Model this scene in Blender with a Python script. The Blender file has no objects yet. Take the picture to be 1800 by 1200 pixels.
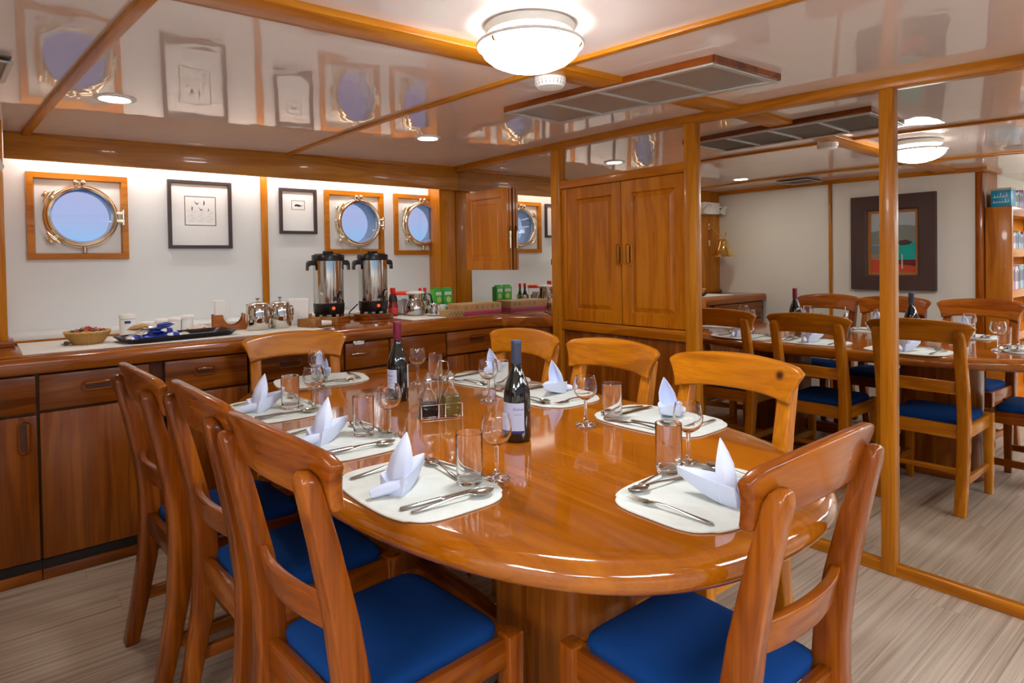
import bpy, bmesh, math, random
from mathutils import Vector, Matrix
random.seed(7)
PI = math.pi
R_ = math.radians
S = bpy.context.scene
COL = S.collection

# ------------------------------------------------------------------ camera, world, exposure
cam_d = bpy.data.cameras.new('camera')
cam = bpy.data.objects.new('camera', cam_d)
COL.objects.link(cam)
S.camera = cam
YAW, PITCH, ROLL = R_(50.8775), R_(-1.0300), R_(-0.9588)
FPX, CXP, CYP = 1104.34, 888.36, 478.59          # pinhole of the photograph (1800 x 1200)
_f = Vector((math.cos(PITCH)*math.cos(YAW), math.cos(PITCH)*math.sin(YAW), math.sin(PITCH)))
_r = Vector((math.sin(YAW), -math.cos(YAW), 0)); _u = _r.cross(_f)
_r2 = _r*math.cos(ROLL) + _u*math.sin(ROLL); _u2 = -_r*math.sin(ROLL) + _u*math.cos(ROLL)
M = Matrix.Identity(4)
for i in range(3):
    M[i][0] = _r2[i]; M[i][1] = _u2[i]; M[i][2] = -_f[i]
M[0][3], M[1][3], M[2][3] = -2.83496, -4.0543, 1.31
cam.matrix_world = M
cam_d.sensor_width = 36.0; cam_d.sensor_fit = 'HORIZONTAL'
cam_d.lens = FPX*36/1800
cam_d.shift_x = (900-CXP)/1800; cam_d.shift_y = (CYP-600)/1800
cam_d.clip_start = 0.02; cam_d.clip_end = 500

S.view_settings.view_transform = 'Standard'
S.view_settings.look = 'None'
S.view_settings.exposure = 0.0
S.view_settings.gamma = 1.0
S.view_settings.use_curve_mapping = False
try:
    S.cycles.use_denoising = True
    S.cycles.max_bounces = 14; S.cycles.glossy_bounces = 7; S.cycles.transmission_bounces = 12
    S.cycles.diffuse_bounces = 5; S.cycles.transparent_max_bounces = 8
    S.cycles.caustics_reflective = True; S.cycles.caustics_refractive = True
    S.cycles.sample_clamp_indirect = 6.0; S.cycles.blur_glossy = 0.6
except Exception:
    pass

def lin(r, g, b):
    def c(v):
        v /= 255.0
        return v/12.92 if v <= 0.04045 else ((v+0.055)/1.055)**2.4
    return (c(r), c(g), c(b), 1.0)

W = bpy.data.worlds.new('sky'); S.world = W; W.use_nodes = True
wn, wl = W.node_tree.nodes, W.node_tree.links
bg = wn['Background']; tc = wn.new('ShaderNodeTexCoord'); sp = wn.new('ShaderNodeSeparateXYZ'); rp = wn.new('ShaderNodeValToRGB')
wl.new(tc.outputs['Generated'], sp.inputs[0]); wl.new(sp.outputs['Z'], rp.inputs[0]); wl.new(rp.outputs[0], bg.inputs[0])
e = rp.color_ramp.elements
e[0].position = 0.0; e[0].color = lin(136, 196, 238)
e[1].position = 1.0; e[1].color = lin(140, 160, 222)
for p_, c_ in ((0.035, (146, 192, 240)), (0.065, (170, 186, 232)), (0.12, (180, 180, 222)), (0.4, (160, 168, 218))):
    k = e.new(p_); k.color = lin(*c_)
bg.inputs[1].default_value = 1.0

# ------------------------------------------------------------------ helpers
def prop(o, label=None, cat=None, group=None, kind=None):
    if label: o['label'] = label
    if cat: o['category'] = cat
    if group: o['group'] = group
    if kind: o['kind'] = kind
    return o

def finish(bm, name, mat, parent=None, loc=None, rotz=0.0, smooth=True, angle=35, recalc=True):
    if recalc: bmesh.ops.recalc_face_normals(bm, faces=bm.faces)
    me = bpy.data.meshes.new(name)
    bm.to_mesh(me); bm.free()
    if mat: me.materials.append(mat)
    if smooth:
        me.polygons.foreach_set('use_smooth', [True]*len(me.polygons))
        me.set_sharp_from_angle(angle=R_(angle))
    o = bpy.data.objects.new(name, me)
    COL.objects.link(o)
    if parent: o.parent = parent
    if loc: o.location = loc
    o.rotation_euler = (0, 0, rotz)
    return o

def thing(name, loc=(0, 0, 0), rotz=0.0, label=None, cat=None, group=None):
    o = bpy.data.objects.new(name, None); COL.objects.link(o)
    o.empty_display_size = 0.05
    o.location = loc; o.rotation_euler = (0, 0, rotz)
    return prop(o, label, cat, group)

KIDS = {}
def kids_of(o):
    return [c for c in o.children]

def dup(root, loc, rotz=0.0, label=None, group=None):
    r = root.copy(); COL.objects.link(r); r.location = loc; r.rotation_euler = (0, 0, rotz)
    if label: r['label'] = label
    if group: r['group'] = group
    for ch in list(root.children):
        c = ch.copy(); COL.objects.link(c); c.parent = r
        for g in list(ch.children):
            d = g.copy(); COL.objects.link(d); d.parent = c
    return r

def bevel_all(bm, w, seg=2, ang=40):
    if w <= 0: return
    bmesh.ops.recalc_face_normals(bm, faces=bm.faces)
    ed = [e_ for e_ in bm.edges if len(e_.link_faces) == 2 and e_.calc_face_angle(0) > R_(ang)]
    if ed:
        bmesh.ops.bevel(bm, geom=ed, offset=w, segments=seg, profile=0.5, affect='EDGES', clamp_overlap=True)

def quadbox(bm, P):
    v = [bm.verts.new(p) for p in P]
    for f in ((0, 3, 2, 1), (4, 5, 6, 7), (0, 1, 5, 4), (1, 2, 6, 5), (2, 3, 7, 6), (3, 0, 4, 7)):
        bm.faces.new([v[i] for i in f])

def box(bm, x0, x1, y0, y1, z0, z1):
    quadbox(bm, [(x0, y0, z0), (x1, y0, z0), (x1, y1, z0), (x0, y1, z0), (x0, y0, z1), (x1, y0, z1), (x1, y1, z1), (x0, y1, z1)])

def boxo(name, mat, x0, x1, y0, y1, z0, z1, bev=0.003, parent=None, seg=2, loc=None, rotz=0.0):
    bm = bmesh.new(); box(bm, x0, x1, y0, y1, z0, z1); bevel_all(bm, bev, seg)
    return finish(bm, name, mat, parent, loc, rotz)

def lathe(bm, prof, seg=24, c=(0, 0), z0=0.0):
    rings = []
    for r, z in prof:
        if r < 1e-6: rings.append([bm.verts.new((c[0], c[1], z0+z))])
        else: rings.append([bm.verts.new((c[0]+r*math.cos(2*PI*k/seg), c[1]+r*math.sin(2*PI*k/seg), z0+z)) for k in range(seg)])
    for a, b in zip(rings, rings[1:]):
        for k in range(seg):
            q = [a[k % len(a)], a[(k+1) % len(a)], b[(k+1) % len(b)], b[k % len(b)]]
            u = []
            for v in q:
                if v not in u: u.append(v)
            if len(u) > 2:
                try: bm.faces.new(u)
                except ValueError: pass
    return rings

def lathe_o(name, prof, mat, parent=None, seg=24, loc=None, angle=35, rotz=0):
    bm = bmesh.new(); lathe(bm, prof, seg)
    return finish(bm, name, mat, parent, loc, rotz, angle=angle)

def tube(bm, pts, r, seg=8, cap=True, closed=False):
    pts = [Vector(p) for p in pts]; n = len(pts); rings = []
    up = Vector((0, 0, 1)); prev = None
    for i, p in enumerate(pts):
        if closed: t = pts[(i+1) % n]-pts[i-1]
        else: t = pts[min(i+1, n-1)]-pts[max(i-1, 0)]
        t.normalize()
        if prev is None:
            a = up if abs(t.z) < 0.9 else Vector((1, 0, 0))
            nx = t.cross(a).normalized()
        else:
            nx = (prev-t*prev.dot(t)).normalized()
        ny = t.cross(nx); prev = nx
        rr = r[i] if isinstance(r, (list, tuple)) else r
        rings.append([bm.verts.new(p+nx*(rr*math.cos(2*PI*k/seg))+ny*(rr*math.sin(2*PI*k/seg))) for k in range(seg)])
    m = n if closed else n-1
    for i in range(m):
        a, b = rings[i], rings[(i+1) % n]
        for k in range(seg): bm.faces.new((a[k], a[(k+1) % seg], b[(k+1) % seg], b[k]))
    if cap and not closed:
        bm.faces.new(rings[0][::-1]); bm.faces.new(rings[-1])

def tube_o(name, pts, r, mat, parent=None, seg=8, closed=False, loc=None):
    bm = bmesh.new(); tube(bm, pts, r, seg, closed=closed)
    return finish(bm, name, mat, parent, loc, angle=60)

def loft(bm, rings, cap=True, closed_ring=True):
    V = [[bm.verts.new(p) for p in r] for r in rings]
    n = len(V[0])
    for a, b in zip(V, V[1:]):
        for k in range(n if closed_ring else n-1):
            bm.faces.new((a[k], a[(k+1) % n], b[(k+1) % n], b[k]))
    if cap:
        bm.faces.new(V[0][::-1]); bm.faces.new(V[-1])
    return V

def prism(bm, poly, z0, z1):
    a = [bm.verts.new((x, y, z0)) for x, y in poly]; b = [bm.verts.new((x, y, z1)) for x, y in poly]
    n = len(poly)
    bm.faces.new(a[::-1]); bm.faces.new(b)
    for k in range(n): bm.faces.new((a[k], a[(k+1) % n], b[(k+1) % n], b[k]))

def xform(bm, mat4, start=0):
    bmesh.ops.transform(bm, matrix=mat4, verts=list(bm.verts)[start:])

def superell(hx, hy, n, N, c=(0, 0)):
    out = []
    for k in range(N):
        t = 2*PI*k/N; ct, st = math.cos(t), math.sin(t)
        out.append((c[0]+hx*math.copysign(abs(ct)**(2/n), ct), c[1]+hy*math.copysign(abs(st)**(2/n), st)))
    return out

# ------------------------------------------------------------------ materials
MATS = {}
def mat(name, color, rough=0.4, metal=0.0, coat=0.0, spec=0.5, ior=1.45, trans=0.0, emit=None, es=0.0, bump=None, sheen=0.0, alpha=1.0):
    if name in MATS: return MATS[name]
    m = bpy.data.materials.new(name); m.use_nodes = True
    b = m.node_tree.nodes['Principled BSDF']
    b.inputs['Base Color'].default_value = lin(*color)
    b.inputs['Roughness'].default_value = rough; b.inputs['Metallic'].default_value = metal
    b.inputs['IOR'].default_value = ior; b.inputs['Coat Weight'].default_value = coat; b.inputs['Coat Roughness'].default_value = 0.06
    b.inputs['Specular IOR Level'].default_value = spec; b.inputs['Transmission Weight'].default_value = trans
    b.inputs['Sheen Weight'].default_value = sheen
    if emit:
        b.inputs['Emission Color'].default_value = lin(*emit); b.inputs['Emission Strength'].default_value = es
    if bump:
        sc, st, det = bump
        nt = m.node_tree
        t = nt.nodes.new('ShaderNodeTexCoord'); n = nt.nodes.new('ShaderNodeTexNoise'); u = nt.nodes.new('ShaderNodeBump')
        n.inputs['Scale'].default_value = sc; n.inputs['Detail'].default_value = det
        u.inputs['Strength'].default_value = 1.0; u.inputs['Distance'].default_value = st
        nt.links.new(t.outputs['Object'], n.inputs['Vector']); nt.links.new(n.outputs['Fac'], u.inputs['Height']); nt.links.new(u.outputs['Normal'], b.inputs['Normal'])
    MATS[name] = m
    return m

def wood(name, axis, dark, midc, light, rough=0.22, coat=0.55, ring=1.0, knots=(), fine=0.35):
    key = name+'_'+axis
    if key in MATS: return MATS[key]
    m = bpy.data.materials.new(key); m.use_nodes = True
    nt = m.node_tree; N = nt.nodes; Lk = nt.links
    b = N['Principled BSDF']
    t = N.new('ShaderNodeTexCoord'); oi = N.new('ShaderNodeObjectInfo')
    ad = N.new('ShaderNodeVectorMath'); ad.operation = 'ADD'
    mu = N.new('ShaderNodeVectorMath'); mu.operation = 'SCALE'; mu.inputs['Scale'].default_value = 1.0
    cb = N.new('ShaderNodeCombineXYZ')
    m1 = N.new('ShaderNodeMath'); m1.operation = 'MULTIPLY'; m1.inputs[1].default_value = 13.7
    Lk.new(oi.outputs['Random'], m1.inputs[0])
    for i in range(3): Lk.new(m1.outputs[0], cb.inputs[i])
    Lk.new(t.outputs['Object'], ad.inputs[0]); Lk.new(cb.outputs[0], ad.inputs[1])
    mp = N.new('ShaderNodeMapping')
    s = [9.0, 9.0, 9.0]; s['xyz'.index(axis)] = 0.9
    mp.inputs['Scale'].default_value = [v*ring for v in s]
    Lk.new(ad.outputs[0], mp.inputs['Vector'])
    n1 = N.new('ShaderNodeTexNoise'); n1.inputs['Scale'].default_value = 1.0; n1.inputs['Detail'].default_value = 3.0; n1.inputs['Distortion'].default_value = 0.6
    Lk.new(mp.outputs[0], n1.inputs['Vector'])
    # growth rings: sine of the slow noise
    m2 = N.new('ShaderNodeMath'); m2.operation = 'MULTIPLY'; m2.inputs[1].default_value = 34.0
    m3 = N.new('ShaderNodeMath'); m3.operation = 'SINE'
    m4 = N.new('ShaderNodeMath'); m4.operation = 'MULTIPLY_ADD'; m4.inputs[1].default_value = 0.10; m4.inputs[2].default_value = 0.0
    Lk.new(n1.outputs['Fac'], m2.inputs[0]); Lk.new(m2.outputs[0], m3.inputs[0]); Lk.new(m3.outputs[0], m4.inputs[0])
    mp2 = N.new('ShaderNodeMapping'); s2 = [140.0]*3; s2['xyz'.index(axis)] = 4.0
    mp2.inputs['Scale'].default_value = s2; Lk.new(ad.outputs[0], mp2.inputs['Vector'])
    n2 = N.new('ShaderNodeTexNoise'); n2.inputs['Scale'].default_value = 1.0; n2.inputs['Detail'].default_value = 2.0
    Lk.new(mp2.outputs[0], n2.inputs['Vector'])
    m5 = N.new('ShaderNodeMath'); m5.operation = 'MULTIPLY_ADD'; m5.inputs[1].default_value = fine; m5.inputs[2].default_value = -fine/2
    Lk.new(n2.outputs['Fac'], m5.inputs[0])
    m6 = N.new('ShaderNodeMath'); m6.operation = 'ADD'; Lk.new(n1.outputs['Fac'], m6.inputs[0]); Lk.new(m4.outputs[0], m6.inputs[1])
    m7 = N.new('ShaderNodeMath'); m7.operation = 'ADD'; Lk.new(m6.outputs[0], m7.inputs[0]); Lk.new(m5.outputs[0], m7.inputs[1])
    # each piece has its own overall tone
    m8 = N.new('ShaderNodeMath'); m8.operation = 'MULTIPLY_ADD'; m8.inputs[1].default_value = 0.16; m8.inputs[2].default_value = -0.08
    Lk.new(oi.outputs['Random'], m8.inputs[0])
    m9 = N.new('ShaderNodeMath'); m9.operation = 'ADD'; Lk.new(m7.outputs[0], m9.inputs[0]); Lk.new(m8.outputs[0], m9.inputs[1])
    rp = N.new('ShaderNodeValToRGB'); el = rp.color_ramp.elements
    el[0].position = 0.22; el[0].color = lin(*dark); el[1].position = 0.80; el[1].color = lin(*light)
    k = el.new(0.5); k.color = lin(*midc)
    Lk.new(m9.outputs[0], rp.inputs[0])
    out = rp.outputs[0]
    for kx, ky, kz, kr in knots:
        d = N.new('ShaderNodeVectorMath'); d.operation = 'DISTANCE'; d.inputs[1].default_value = (kx, ky, kz)
        Lk.new(t.outputs['Object'], d.inputs[0])
        r2 = N.new('ShaderNodeMapRange'); r2.inputs['From Min'].default_value = kr*0.35; r2.inputs['From Max'].default_value = kr
        r2.inputs['To Min'].default_value = 1.0; r2.inputs['To Max'].default_value = 0.0; r2.clamp = True
        Lk.new(d.outputs['Value'], r2.inputs['Value'])
        mx = N.new('ShaderNodeMix'); mx.data_type = 'RGBA'; mx.inputs['B'].default_value = lin(64, 24, 6)
        Lk.new(r2.outputs[0], mx.inputs['Factor']); Lk.new(out, mx.inputs['A'])
        out = mx.outputs['Result']
    Lk.new(out, b.inputs['Base Color'])
    b.inputs['Roughness'].default_value = rough; b.inputs['Coat Weight'].default_value = coat; b.inputs['Coat Roughness'].default_value = 0.05; b.inputs['Specular IOR Level'].default_value = 0.22
    bp = N.new('ShaderNodeBump'); bp.inputs['Distance'].default_value = 0.0004; bp.inputs['Strength'].default_value = 0.5
    Lk.new(n2.outputs['Fac'], bp.inputs['Height']); Lk.new(bp.outputs['Normal'], b.inputs['Normal'])
    MATS[key] = m
    return m

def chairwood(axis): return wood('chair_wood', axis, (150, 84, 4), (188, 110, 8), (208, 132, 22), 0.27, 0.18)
def red_shaded_wood(axis): return wood('chair_red_wood', axis, (94, 40, 4), (132, 63, 8), (162, 88, 18), 0.24, 0.25)  # chair wood darkened, left side shade put into its colour; also red fittings
def trimwood(axis): return wood('trim_wood', axis, (150, 84, 10), (182, 110, 16), (198, 128, 30), 0.3, 0.08)
def cabwood(axis): return wood('cabinet_wood', axis, (98, 46, 8), (130, 66, 12), (154, 86, 22), 0.26, 0.12)
def tablewood(axis): return wood('table_wood', axis, (122, 62, 4), (150, 80, 6), (166, 94, 12), 0.10, 0.9, ring=0.8)
M_steel = mat('steel', (205, 203, 198), 0.13, 1.0)
M_cutl = mat('cutlery_steel', (190, 186, 178), 0.16, 1.0)
M_chrome = mat('chrome', (220, 216, 208), 0.06, 1.0)
M_brass = mat('polished_bronze', (240, 228, 202), 0.16, 1.0)
M_black = mat('black_plastic', (22, 20, 20), 0.3)
M_glass = mat('clear_glass', (255, 255, 255), 0.0, 0, ior=1.45, trans=1.0)
M_bottle = mat('dark_bottle_glass', (10, 14, 12), 0.04, 0, coat=0.6, spec=0.7)
M_white = mat('white_porcelain', (236, 234, 230), 0.2)
M_hull = mat('hull_laminate', (224, 228, 228), 0.28, bump=(6.0, 0.0006, 1.0))
M_far = mat('far_wall_laminate', (222, 220, 210), 0.3, bump=(5.0, 0.0006, 1.0))
M_seat = mat('blue_seat_fabric', (8, 54, 112), 0.95, spec=0.2, bump=(420.0, 0.0006, 2.0))
M_cloth = mat('white_napkin_cloth', (216, 224, 246), 0.85, bump=(300.0, 0.0003, 2.0))
M_paper = mat('white_paper', (240, 238, 234), 0.7)
M_dark = mat('dark_gap', (30, 18, 12), 0.7)
M_rec = mat('handle_recess', (70, 32, 12), 0.4)
M_whitepl = mat('white_plastic', (238, 236, 232), 0.35)
M_mirror = mat('mirror_silver', (232, 230, 226), 0.0, 1.0)
# ------------------------------------------------------------------ lamps and added fill panels: sizes and strengths
DOME_ES, DOWN_ES, COVE_ES, FILL_ES = 64.0, 150.0, 26.0, 20.5
M_dome = mat('lit_dome_glass', (255, 250, 240), 0.25, emit=(246, 250, 255), es=DOME_ES)
M_down = mat('lit_downlight_lens', (255, 255, 255), 0.3, emit=(255, 249, 238), es=DOWN_ES)
M_cove = mat('lit_cove_tube', (255, 255, 255), 0.3, emit=(250, 250, 250), es=COVE_ES)

M_fill = mat('fill_panel_glow', (255, 255, 255), 0.4, emit=(232, 244, 255), es=FILL_ES)  # glow of the added fill panels

SK = 0.01486
HROT = math.atan(SK)
def ceil_z(x, y):
    yy = max(y, -4.2)
    return 2.0522-0.0185*yy-0.0093*yy*yy-0.018*min(abs(x), 3.6)
def hy(x, y0): return y0+SK*x

# ------------------------------------------------------------------ floor: slab and planks
def floor_mat():
    m = bpy.data.materials.new('floor_laminate'); m.use_nodes = True
    nt = m.node_tree; N = nt.nodes; L = nt.links; b = N['Principled BSDF']
    g = N.new('ShaderNodeNewGeometry'); oi = N.new('ShaderNodeObjectInfo')
    cb = N.new('ShaderNodeCombineXYZ'); k = N.new('ShaderNodeMath'); k.operation = 'MULTIPLY'; k.inputs[1].default_value = 31.0
    L.new(oi.outputs['Random'], k.inputs[0]); L.new(k.outputs[0], cb.inputs[0]); L.new(k.outputs[0], cb.inputs[1])
    ad = N.new('ShaderNodeVectorMath'); ad.operation = 'ADD'; L.new(g.outputs['Position'], ad.inputs[0]); L.new(cb.outputs[0], ad.inputs[1])
    mp = N.new('ShaderNodeMapping'); mp.inputs['Scale'].default_value = (0.8, 58.0, 1.0); L.new(ad.outputs[0], mp.inputs[0])
    n = N.new('ShaderNodeTexNoise'); n.inputs['Scale'].default_value = 1.0; n.inputs['Detail'].default_value = 5.0; n.inputs['Distortion'].default_value = 1.1
    L.new(mp.outputs[0], n.inputs['Vector'])
    r = N.new('ShaderNodeValToRGB'); e = r.color_ramp.elements
    e[0].position = 0.28; e[0].color = lin(128, 108, 92); e[1].position = 0.62; e[1].color = lin(184, 165, 145)
    q = e.new(0.45); q.color = lin(166, 145, 125)
    L.new(n.outputs['Fac'], r.inputs[0]); L.new(r.outputs[0], b.inputs['Base Color'])
    b.inputs['Roughness'].default_value = 0.34
    return m
M_floor = floor_mat()
fl = boxo('floor', mat('floor_underlay', (120, 104, 90), 0.6), -5.6, 0.1, -6.4, 0.3, -0.10, -0.012, 0)
prop(fl, 'grey brown laminate floor of the saloon', kind='structure')
PWID, PLEN = 0.19, 1.28
pm = None
y = -0.70; row = 0
while y > -4.7:
    x = 0.0 - ((row*0.47) % 1.0)*PLEN
    segs = []
    x1 = -0.002
    while x1 > -3.2:
        x0 = max(x if x < x1 else x1-PLEN, -3.2)
        if x0 >= x1: x0 = max(x1-PLEN, -3.2)
        segs.append((x0, x1)); x1 = x0; x = x1-PLEN
    for x0, x1 in segs:
        boxo('plank', M_floor, -(x1-x0)/2+0.0003, (x1-x0)/2-0.0003, -PWID/2+0.0003, PWID/2-0.0003, -0.012, 0.0, 0.0004, fl, 1, loc=((x0+x1)/2, y-PWID/2, 0))
    y -= PWID; row += 1
boxo('plank_field', M_floor, -5.6, -3.2, -6.4, 0.2, -0.012, 0.0, 0, fl)
boxo('plank_field', M_floor, -3.2, 0.0, -6.4, y, -0.012, 0.0, 0, fl)

# ------------------------------------------------------------------ ceiling: cambered panels between wood strips
M_ceil = mat('ceiling_laminate', (232, 218, 212), 0.02, coat=0.0, ior=2.1, bump=(5.5, 0.0015, 1.5))
cl = boxo('ceiling', mat('ceiling_backing', (170, 160, 150), 0.8), -5.6, 0.1, -6.4, 0.3, 2.14, 2.2, 0)
prop(cl, 'glossy cream ceiling panels divided by wood strips', kind='structure')
s1 = lambda y: -1.345-0.0497*y
s2 = lambda y: -2.698-0.082*max(y, -4.5)
def curved_slab(bm, fx0, fx1, y0, y1, dz0, dz1, n=14):
    A = []
    for i in range(n+1):
        y = y0+(y1-y0)*i/n
        xa, xb = fx0(y), fx1(y)
        za, zb = ceil_z(xa, y), ceil_z(xb, y)
        A.append([(xa, y, za+dz0), (xb, y, zb+dz0), (xb, y, zb+dz1), (xa, y, za+dz1)])
    loft(bm, A)
cx = [lambda y: 0.0, s1, s2, lambda y: -3.75, lambda y: -5.6]
yb = [(0.02, -2.29), (-2.43, -4.60), (-4.74, -6.3)]
for (ya, yb_) in yb:
    for f0, f1 in zip(cx, cx[1:]):
        bm = bmesh.new(); curved_slab(bm, f1, f0, ya, yb_, 0.0, 0.03)
        finish(bm, 'ceiling_panel', M_ceil, cl, angle=20)
def strip_y(f, w, th, ya, yb_):
    bm = bmesh.new(); curved_slab(bm, lambda y: f(y)-w/2, lambda y: f(y)+w/2, ya, yb_, -th, 0.004); bevel_all(bm, 0.003, 2, 60)
    finish(bm, 'ceiling_strip', trimwood('y'), cl)
strip_y(s1, 0.030, 0.014, 0.0, -2.29); strip_y(s1, 0.030, 0.014, -2.43, -4.60)
strip_y(s2, 0.036, 0.016, 0.0, -2.29); strip_y(s2, 0.036, 0.016, -2.43, -4.60)
for (ya, yb_) in ((-2.29, -2.43), (-4.60, -4.74)):
    bm = bmesh.new(); A = []
    for i in range(15):
        x = -5.6+5.6*i/14; z = ceil_z(x, ya)
        A.append([(x, ya, z-0.021), (x, yb_, ceil_z(x, yb_)-0.021), (x, yb_, z+0.02), (x, ya, z+0.02)])
    loft(bm, A); bevel_all(bm, 0.004, 2, 60)
    finish(bm, 'ceiling_plank', trimwood('x'), cl)

# ------------------------------------------------------------------ hull side wall with three portholes
def hull_wall():
    # plane y = 0.2 (in the hull frame) with round holes: grid of n-gons around each hole
    bm = bmesh.new()
    holes = [(-2.447, 1.597, 0.150), (-0.768, 1.607, 0.150), (-0.2235+0.0, 1.612, 0.150)]
    xs = [-3.3, -2.447-0.22, -2.447+0.22, -0.768-0.22, -0.768+0.22, -0.2235-0.205, -0.2235+0.2215, 0.02]
    z0, za, zb, z1 = 0.0, 1.385, 1.825, 2.15
    def quad(a, b, c, d): bm.faces.new([bm.verts.new(p) for p in (a, b, c, d)])
    Y = 0.2
    for i in range(len(xs)-1):
        xa, xb = xs[i], xs[i+1]
        h = [q for q in holes if xa < q[0] < xb]
        quad((xa, Y, z0), (xb, Y, z0), (xb, Y, za), (xa, Y, za)); quad((xa, Y, zb), (xb, Y, zb), (xb, Y, z1), (xa, Y, z1))
        if not h:
            quad((xa, Y, za), (xb, Y, za), (xb, Y, zb), (xa, Y, zb))
        else:
            cx_, cz_, r = h[0]; n = 48
            ring = [bm.verts.new((cx_+r*math.cos(2*PI*k/n), Y, cz_+r*math.sin(2*PI*k/n))) for k in range(n)]
            outer = []
            for k in range(n):
                a = 2*PI*k/n; ca, sa = math.cos(a), math.sin(a)
                tx = ((xb if ca > 0 else xa)-cx_)/ca if abs(ca) > 1e-6 else 1e9
                tz = ((zb if sa > 0 else za)-cz_)/sa if abs(sa) > 1e-6 else 1e9
                t = min(tx, tz); outer.append(bm.verts.new((cx_+t*ca, Y, cz_+t*sa)))
            for k in range(n): bm.faces.new((ring[k], ring[(k+1) % n], outer[(k+1) % n], outer[k]))
            # corners of the square
            for (X, Z) in ((xa, za), (xb, za), (xb, zb), (xa, zb)):
                near = sorted(range(n), key=lambda k: (outer[k].co-Vector((X, Y, Z))).length)[:2]
                a, b = outer[near[0]], outer[near[1]]
                bm.faces.new((a, b, bm.verts.new((X, Y, Z))))
    for f in bm.faces:
        f.normal_update()
        if f.normal.y > 0: f.normal_flip()
    o = finish(bm, 'wall_hull', M_hull, None, rotz=HROT, smooth=False, recalc=False)
    prop(o, 'white ship side wall with three round portholes', kind='structure')
    sol = o.modifiers.new('thick', 'SOLIDIFY'); sol.thickness = 0.02; sol.offset = -1.0
    return holes
HOLES = hull_wall()
# the outside of the hull around the portholes is closed by steel sleeves (built with each porthole)

# beam across the top of the side wall, hides a light tube
bt = thing('beam_valance', rotz=HROT); prop(bt, kind='structure', label='deep wooden beam over the sideboard wall')
boxo('fascia', wood('beam_wood', 'x', (146, 88, 20), (178, 114, 34), (194, 134, 52), 0.28, 0.25), -2.785, -0.0, 0.0, 0.03, 1.868, 2.06, 0.003, bt)
boxo('moulding', trimwood('x'), -2.785, -0.0, -0.012, 0.0, 2.022, 2.060, 0.003, bt)
cv = thing('cove_light', (0, 0, 0), HROT, 'white light tube hidden behind the wooden beam', 'lamp')
tube_o('tube', [(-2.74, 0.075, 1.955), (-1.4, 0.075, 1.955), (-0.17, 0.075, 1.955)], 0.014, M_cove, cv, 10)
for xx in (-2.74, -1.45, -0.19):
    boxo('holder', M_whitepl, xx-0.012, xx+0.012, 0.055, 0.095, 1.968, 2.03, 0.002, cv)
# thin wood batten between the wall panels, and the pillar in the corner
t1 = boxo('trim_1', trimwood('z'), -1.461, -1.418, 0.186, 0.2, 0.945, 2.03, 0.003, rotz=HROT); prop(t1, 'upright wooden batten between white wall panels', kind='structure')
t2 = boxo('trim_2', trimwood('z'), -0.150, -0.002, 0.045, 0.2, 0.945, 2.03, 0.003, rotz=HROT); prop(t2, 'wide golden wooden pillar in the corner', kind='structure')

# ------------------------------------------------------------------ mirror wall (x = 0)
wl = boxo('wall_mirror', mat('wall_ply', (150, 96, 50), 0.5), 0.045, 0.10, -6.3, 0.3, 0.0, 2.15, 0); prop(wl, 'bulkhead behind the mirrors', kind='structure')
def post(n, y0, y1, label, z0=0.0, x0=-0.028):
    o = boxo('trim_%d' % n, trimwood('z'), x0, 0.02, y0, y1, z0, ceil_z(0, (y0+y1)/2)-0.03, 0.006); prop(o, label, kind='structure')
post(3, -1.164, -1.079, 'wood post left of the cupboard doors')
post(4, -2.161, -2.092, 'wood post right of the cupboard doors')
post(5, -3.080, -3.025, 'slim wood post between the two tall mirrors')
post(6, -5.06, -5.0, 'wood post at the end of the mirrors')
bm = bmesh.new()
A = []
for i in range(25):
    y = 0.0-5.06*i/24
    z = ceil_z(0, y)
    A.append([(-0.034, y, z-0.044), (0.02, y, z-0.044), (0.02, y, z+0.005), (-0.034, y, z+0.005)])
loft(bm, A); bevel_all(bm, 0.004, 2, 60)
prop(finish(bm, 'trim_7', trimwood('y'), None), 'wooden ceiling rail along the mirrors', kind='structure')
prop(boxo('trim_8', trimwood('y'), -0.022, 0.02, -5.0, -2.161, 0.0, 0.045, 0.004), 'low wooden kerb under the tall mirrors', kind='structure')
def mirror(name, y0, y1, z0, z1, label):
    o = boxo(name, M_mirror, 0.0, 0.012, y0, y1, z0, z1, 0)
    prop(o, label, 'mirror'); return o
mirror('mirror', -1.079, 0.19, 0.945, 2.04, 'mirror above the sideboard corner, partly behind the folded shutter')
mirror('mirror', -2.092, -1.164, 1.815, 2.05, 'low wide mirror strip above the cupboard doors')
mirror('mirror', -3.025, -2.161, 0.045, 2.04, 'tall mirror left of the slim post, showing the bell')
mirror('mirror', -5.0, -3.080, 0.045, 2.02, 'tall mirror right of the slim post, showing the bookcase')

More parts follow.
